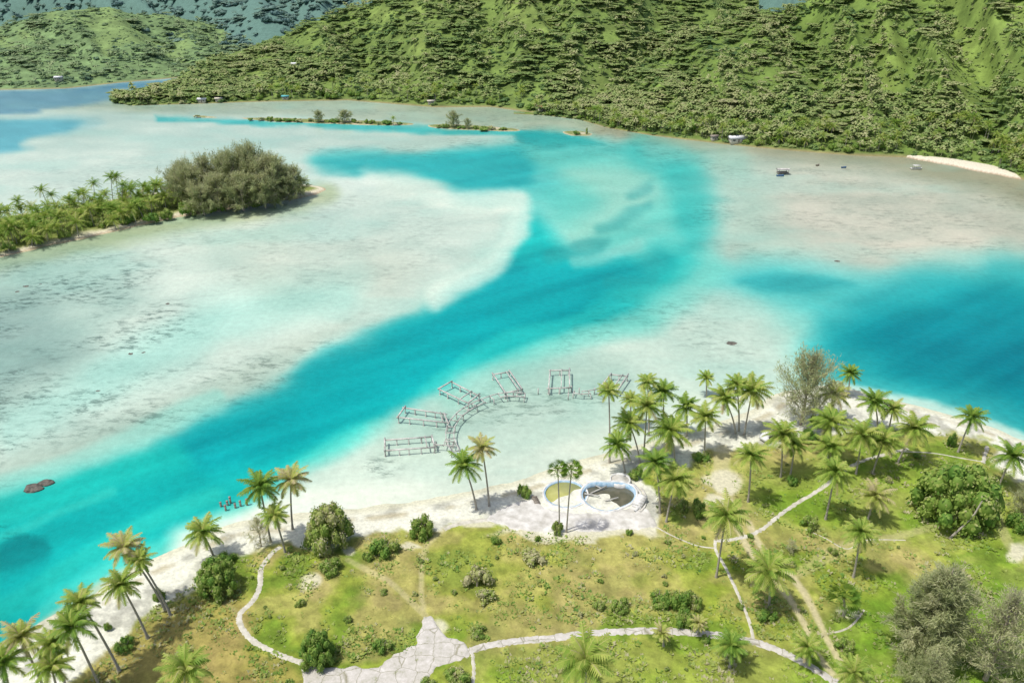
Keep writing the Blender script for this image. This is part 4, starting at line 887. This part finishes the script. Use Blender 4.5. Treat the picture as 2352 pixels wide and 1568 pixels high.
# ---------------------------------------------------------------- houses
def house(p,w,d,h,rz,roofm,label,cat='house'):
    root=thing('house',p,label,cat,None,rz);a=MB();a.box((0,0,h/2-.4),(w,d,h+.8));a.obj('wall',M_wall,root)
    e=.5;rh=d*.28;v=[(-w/2-e,-d/2-e,h),(w/2+e,-d/2-e,h),(w/2+e,d/2+e,h),(-w/2-e,d/2+e,h),(-w/2-e,0,h+rh),(w/2+e,0,h+rh)]
    a=MB();a.add(v,[[0,1,5,4],[2,3,4,5],[3,2,1,0]]);a.f.append(np.array([[0,4,3],[1,2,5]]));a.obj('roof',roofm,root)
    a=MB();a.box((0,-d/2-.03,h*.4),(.8,.06,h*.8));a.obj('door',M_wood,root)
    for s in(-.3,.3):
        a=MB();a.box((w*s,-d/2-.03,h*.58),(w*.15,.06,h*.35));a.obj('window',M_glass,root)
HS=[(1693,322,7.5,4,1.9,.1,M_carw,'white roofed house on the right far shore, the largest one',H2),(1640,324,3,2.4,1.6,.2,M_wood,'small grey hut left of the large white roofed house',H2),(465,234,4.4,3,1.7,0,M_carw,'white roofed house on the left part of the far shore',H1),(503,236,3.6,2.5,1.6,.3,M_wall,'pale house right of the white roofed one on the left far shore',H1),(656,231,3.6,2.5,1.6,0,M_rooft,'small house with a turquoise roof on the far shore',H1),(990,243,3.6,2.2,1.6,.1,M_wall,'little pale boathouse at the far middle shore',H1),(1245,252,4,3,1.9,.4,M_roofr,'house with a red roof among the trees above the middle far shore',H1)]
for px,py,w,d,h,rz,rm,lab,hl in HS:
    p=hp(hl,px,.02);p.z+=.1;house(p,w,d,h,rz,rm,lab)
x=hp(H1,680,.35);x.z+=2.8;house(x,4.6,3,2,.1,M_carw,'white house alone high among the trees of the middle hillside')
x=hp(H0,137,.08);x.z+=1;house(x,4.6,3.4,2,.1,M_carw,'white house at the foot of the distant left hill')
p=G(1797,400,0);root=thing('water_hut',p,'roofed grey hut on stilts over the water with a blue boat beneath','hut')
for sx in(-1,1):
    for sy in(-1,1): a=MB();a.box((sx*1.9,sy*1.4,.8),(.15,.15,2.6));a.obj('stilt',M_wood,root)
a=MB();a.box((0,0,.75),(4.3,3.1,.15));a.obj('deck',M_wood,root)
a=MB();a.add([(-2.5,-1.8,2.0),(2.5,-1.8,2.0),(2.5,1.8,2.0),(-2.5,1.8,2.0),(-2.5,0,2.4),(2.5,0,2.4)],[[0,1,5,4],[2,3,4,5],[3,2,1,0]]);a.obj('roof',M_ruin,root)
def boat(px,py,l,mat,label,rz=0,canopy=False):
    root=thing('boat',G(px,py,.05),label,'boat',None,rz);n=9;V=[]
    for i in range(n):
        u=i/(n-1)*2-1;w=.9*(1-max(0,u)**2.5)*(.85 if u<0 else 1)*l*.2+.02
        V+=[(u*l/2,-w,.55+.2*max(0,u)**2),(u*l/2*.92,-w*.6,-.1),(u*l/2*.92,w*.6,-.1),(u*l/2,w,.55+.2*max(0,u)**2)]
    a=MB();a.add(V,[[4*i+k,4*i+k+1,4*i+k+5,4*i+k+4] for i in range(n-1) for k in range(3)]+[[0,3,2,1]]);a.obj('hull',mat,root)
    a=MB()
    for u in(-.25,.1): a.box((u*l,0,.4),(.3,l*.3,.06))
    a.obj('seat',M_wood,root)
    if canopy:
        a=MB();a.box((0,0,1.7),(l*.6,l*.36,.08));a.obj('canopy',M_white,root)
        for sx in(-1,1):
            for sy in(-1,1): a=MB();a.box((sx*l*.27,sy*l*.14,1.0),(.07,.07,1.35));a.obj('canopy_post',M_wood,root)
boat(1792,405,3.2,M_bluep,'blue boat moored under the stilted water hut')
boat(1938,386,2.4,M_bluep,'small blue boat moored between the water hut and the white canopied boat',.2)
boat(1878,381,2.0,M_wood,'tiny dark boat right of the water hut',.5)
boat(2104,389,5.0,M_carw,'white boat with a flat canopy moored off the right beach',0,True)
def car(px,py,mat,label,rz):
    root=thing('parked_car',P(px,py),label,'car',None,rz)
    prof=[(-2.1,.35),(-2.15,.85),(-1.95,1.0),(-1.5,1.6),(.6,1.62),(1.15,1.05),(2.0,.92),(2.15,.6),(2.1,.35)];n=len(prof);V=[(x,-.85 if z<1.3 else -.7,z) for x,z in prof]+[(x,.85 if z<1.3 else .7,z) for x,z in prof]
    a=MB();a.add(V,[[i,(i+1)%n,n+(i+1)%n,n+i] for i in range(n)]);a.f.append(np.array([list(range(n))[::-1]]));a.f.append(np.array([list(range(n,2*n))]));a.obj('body',mat,root)
    for sy in(-1,1):
        a=MB();a.add([(-1.6,sy*.84,1.1),(.85,sy*.84,1.1),(.5,sy*.76,1.5),(-1.35,sy*.76,1.5)],[[0,1,2,3]]);a.obj('window',M_glass,root)
        for sx in(-1.35,1.35):
            a=MB();a.tube([(sx,sy*.7,.34),(sx,sy*.92,.34)],[.34,.34],14);a.f.append(np.array([list(range(14))]));a.f.append(np.array([list(range(14,28))]));a.obj('wheel',M_rub,root)
    a=MB();a.add([(.68,-.66,1.56),(.68,.66,1.56),(1.12,.78,1.1),(1.12,-.78,1.1)],[[0,1,2,3]]);
    o=a.obj('windscreen',M_glass,root);o.location=(.03,0,.03)
car(1770,1008,M_carw,'white car parked on the sand under the palms, half hidden',.5)
car(1882,1010,M_carg,'dark grey car parked under the dense palm clump',.3)
def person(px,py,label,shirt,rz=0):
    root=thing('person',P(px,py),label,'person',None,rz)
    def sk(name,vs,es,rs,mat):
        me=bpy.data.meshes.new(name);me.from_pydata(vs,es,[]);me.materials.append(mat);o=link(name,me,root);mo=o.modifiers.new('s','SKIN')
        for i,r in enumerate(rs): me.skin_vertices[0].data[i].radius=(r,r)
        me.skin_vertices[0].data[0].use_root=True;s=o.modifiers.new('u','SUBSURF');s.levels=1;s.render_levels=1
    V=[(0,0,.95),(0,0,1.2),(0,0,1.42),(0,0,1.52),(0,.01,1.62),(0,0,1.74),(-.1,0,.88),(-.11,.02,.48),(-.12,0,.08),(-.12,-.14,.04),(.1,0,.88),(.11,.02,.48),(.12,0,.08),(.12,-.14,.04),(-.19,0,1.4),(-.25,0,1.12),(-.26,-.08,.88),(-.26,-.1,.8),(.19,0,1.4),(.25,0,1.12),(.26,-.08,.88),(.26,-.1,.8)]
    E=[(0,1),(1,2),(2,3),(3,4),(4,5),(0,6),(6,7),(7,8),(8,9),(0,10),(10,11),(11,12),(12,13),(2,14),(14,15),(15,16),(16,17),(2,18),(18,19),(19,20),(20,21)]
    sk('body',V,E,[.13,.12,.13,.055,.1,.07,.085,.06,.04,.035,.085,.06,.04,.035,.055,.04,.03,.035,.055,.04,.03,.035],M_skin)
    sk('shirt',[(0,0,1.0),(0,0,1.2),(0,0,1.42),(-.2,0,1.39),(-.24,0,1.2),(.2,0,1.39),(.24,0,1.2)],[(0,1),(1,2),(2,3),(3,4),(2,5),(5,6)],[.16,.145,.145,.07,.06,.07,.06],shirt)
    sk('shorts',[(0,0,.97),(-.1,0,.86),(-.11,.01,.55),(.1,0,.86),(.11,.01,.55)],[(0,1),(1,2),(0,3),(3,4)],[.155,.105,.085,.105,.085],M_navy)
    sk('hair',[(0,.03,1.68),(0,.02,1.76)],[(0,1)],[.1,.085],M_dark)
person(466,1366,'person in a red shirt standing in the shade left of the round green bush',M_cloth,.4)
person(473,1368,'person in dark clothes standing next to the one in the red shirt',M_navy,-.3)
# ---------------------------------------------------------------- ground cover
r=np.random.default_rng(77);n=60000;qx=r.uniform(-300,2650,n);qy=r.uniform(975,1640,n);x,y,_=G(qx,qy,1.2)
s1=sdpoly(qx,qy,GRASS);nn=fbm(x/5,y/5,4);n2=fbm(x/16,y/16,1)
keep=(s1>2)&(r.random(n)<sstep(.38,.62,nn)*.9+.06)
for pts,w in ((T1,11),(T2,11),([(1065,1505),(1160,1475),(1380,1452),(1620,1455),(1800,1498),(1940,1580)],17),([(698,1522),(580,1470),(552,1408),(597,1345),(645,1255)],11),([(1730,1468),(1670,1310),(1643,1240),(1750,1215),(1880,1125),(2085,1030),(2258,1062)],9),([(700,1570),(960,1540),(1060,1490)],40),([(975,1420),(990,1480)],30),([(1660,1040),(1660,1150)],26),([(1020,1215),(1155,1192)],14),([(1150,1190),(1500,1200)],18)): keep&=dline(qx,qy,pts)>w
x,y=x[keep],y[keep];z=landz(x,y);N=len(x);nn=nn[keep];n2=n2[keep];mb=MB()
size=(.1+.4*r.random(N)**3)*(.6+nn);V=[]
for k in range(5):
    a=r.random(N)*6.28;d=np.stack([np.cos(a),np.sin(a),np.zeros(N)],1);pp=np.stack([x,y,z-.03],1)+d*(size*.4)[:,None];sd=np.stack([-d[:,1],d[:,0],d[:,2]*0],1)*(size*.45)[:,None]
    V.append(np.stack([pp-sd,pp+sd,pp+d*(size*.7)[:,None]+np.array([0,0,1])*(size*.6)[:,None]],1))
V=np.stack(V,1).reshape(-1,3);mb.add(V,np.arange(len(V)).reshape(-1,3),np.repeat(.7+(n2-.5)*-.6+r.normal(0,.16,N),15))
tag(mb.obj('ground_cover',M_leaf),'low weeds and grass tufts covering the lawn','grass',kind='stuff')
# ---------------------------------------------------------------- light, camera
w=bpy.data.worlds.new('World');bpy.context.scene.world=w;w.use_nodes=True;nt=w.node_tree;bg=nt.nodes['Background'];sk=nt.nodes.new('ShaderNodeTexSky');sk.sky_type='NISHITA';sk.sun_disc=False
EL=math.radians(66);AZ=math.radians(-112)
sk.sun_elevation=EL;sk.sun_rotation=AZ;sk.dust_density=3.0;sk.air_density=.8;nt.links.new(sk.outputs[0],bg.inputs[0]);bg.inputs[1].default_value=.15
sd=Vector((math.sin(AZ)*math.cos(EL),math.cos(AZ)*math.cos(EL),math.sin(EL)))
sl=bpy.data.lights.new('sun','SUN');sl.energy=3.5;sl.angle=math.radians(.6);sl.color=(1,.97,.91);so=link('sun',sl);so.rotation_euler=sd.to_track_quat('Z','Y').to_euler();so.location=(0,0,200)
cam=bpy.data.cameras.new('camera');cam.sensor_width=36;cam.lens=36*F/2352;cam.clip_end=20000;cam.clip_start=.5;co=link('camera',cam);co.location=(0,0,H);co.rotation_euler=(math.pi/2-TH,0,0);bpy.context.scene.camera=co
sc_=bpy.context.scene;sc_.view_settings.view_transform='Standard';sc_.view_settings.look='None';sc_.view_settings.exposure=0
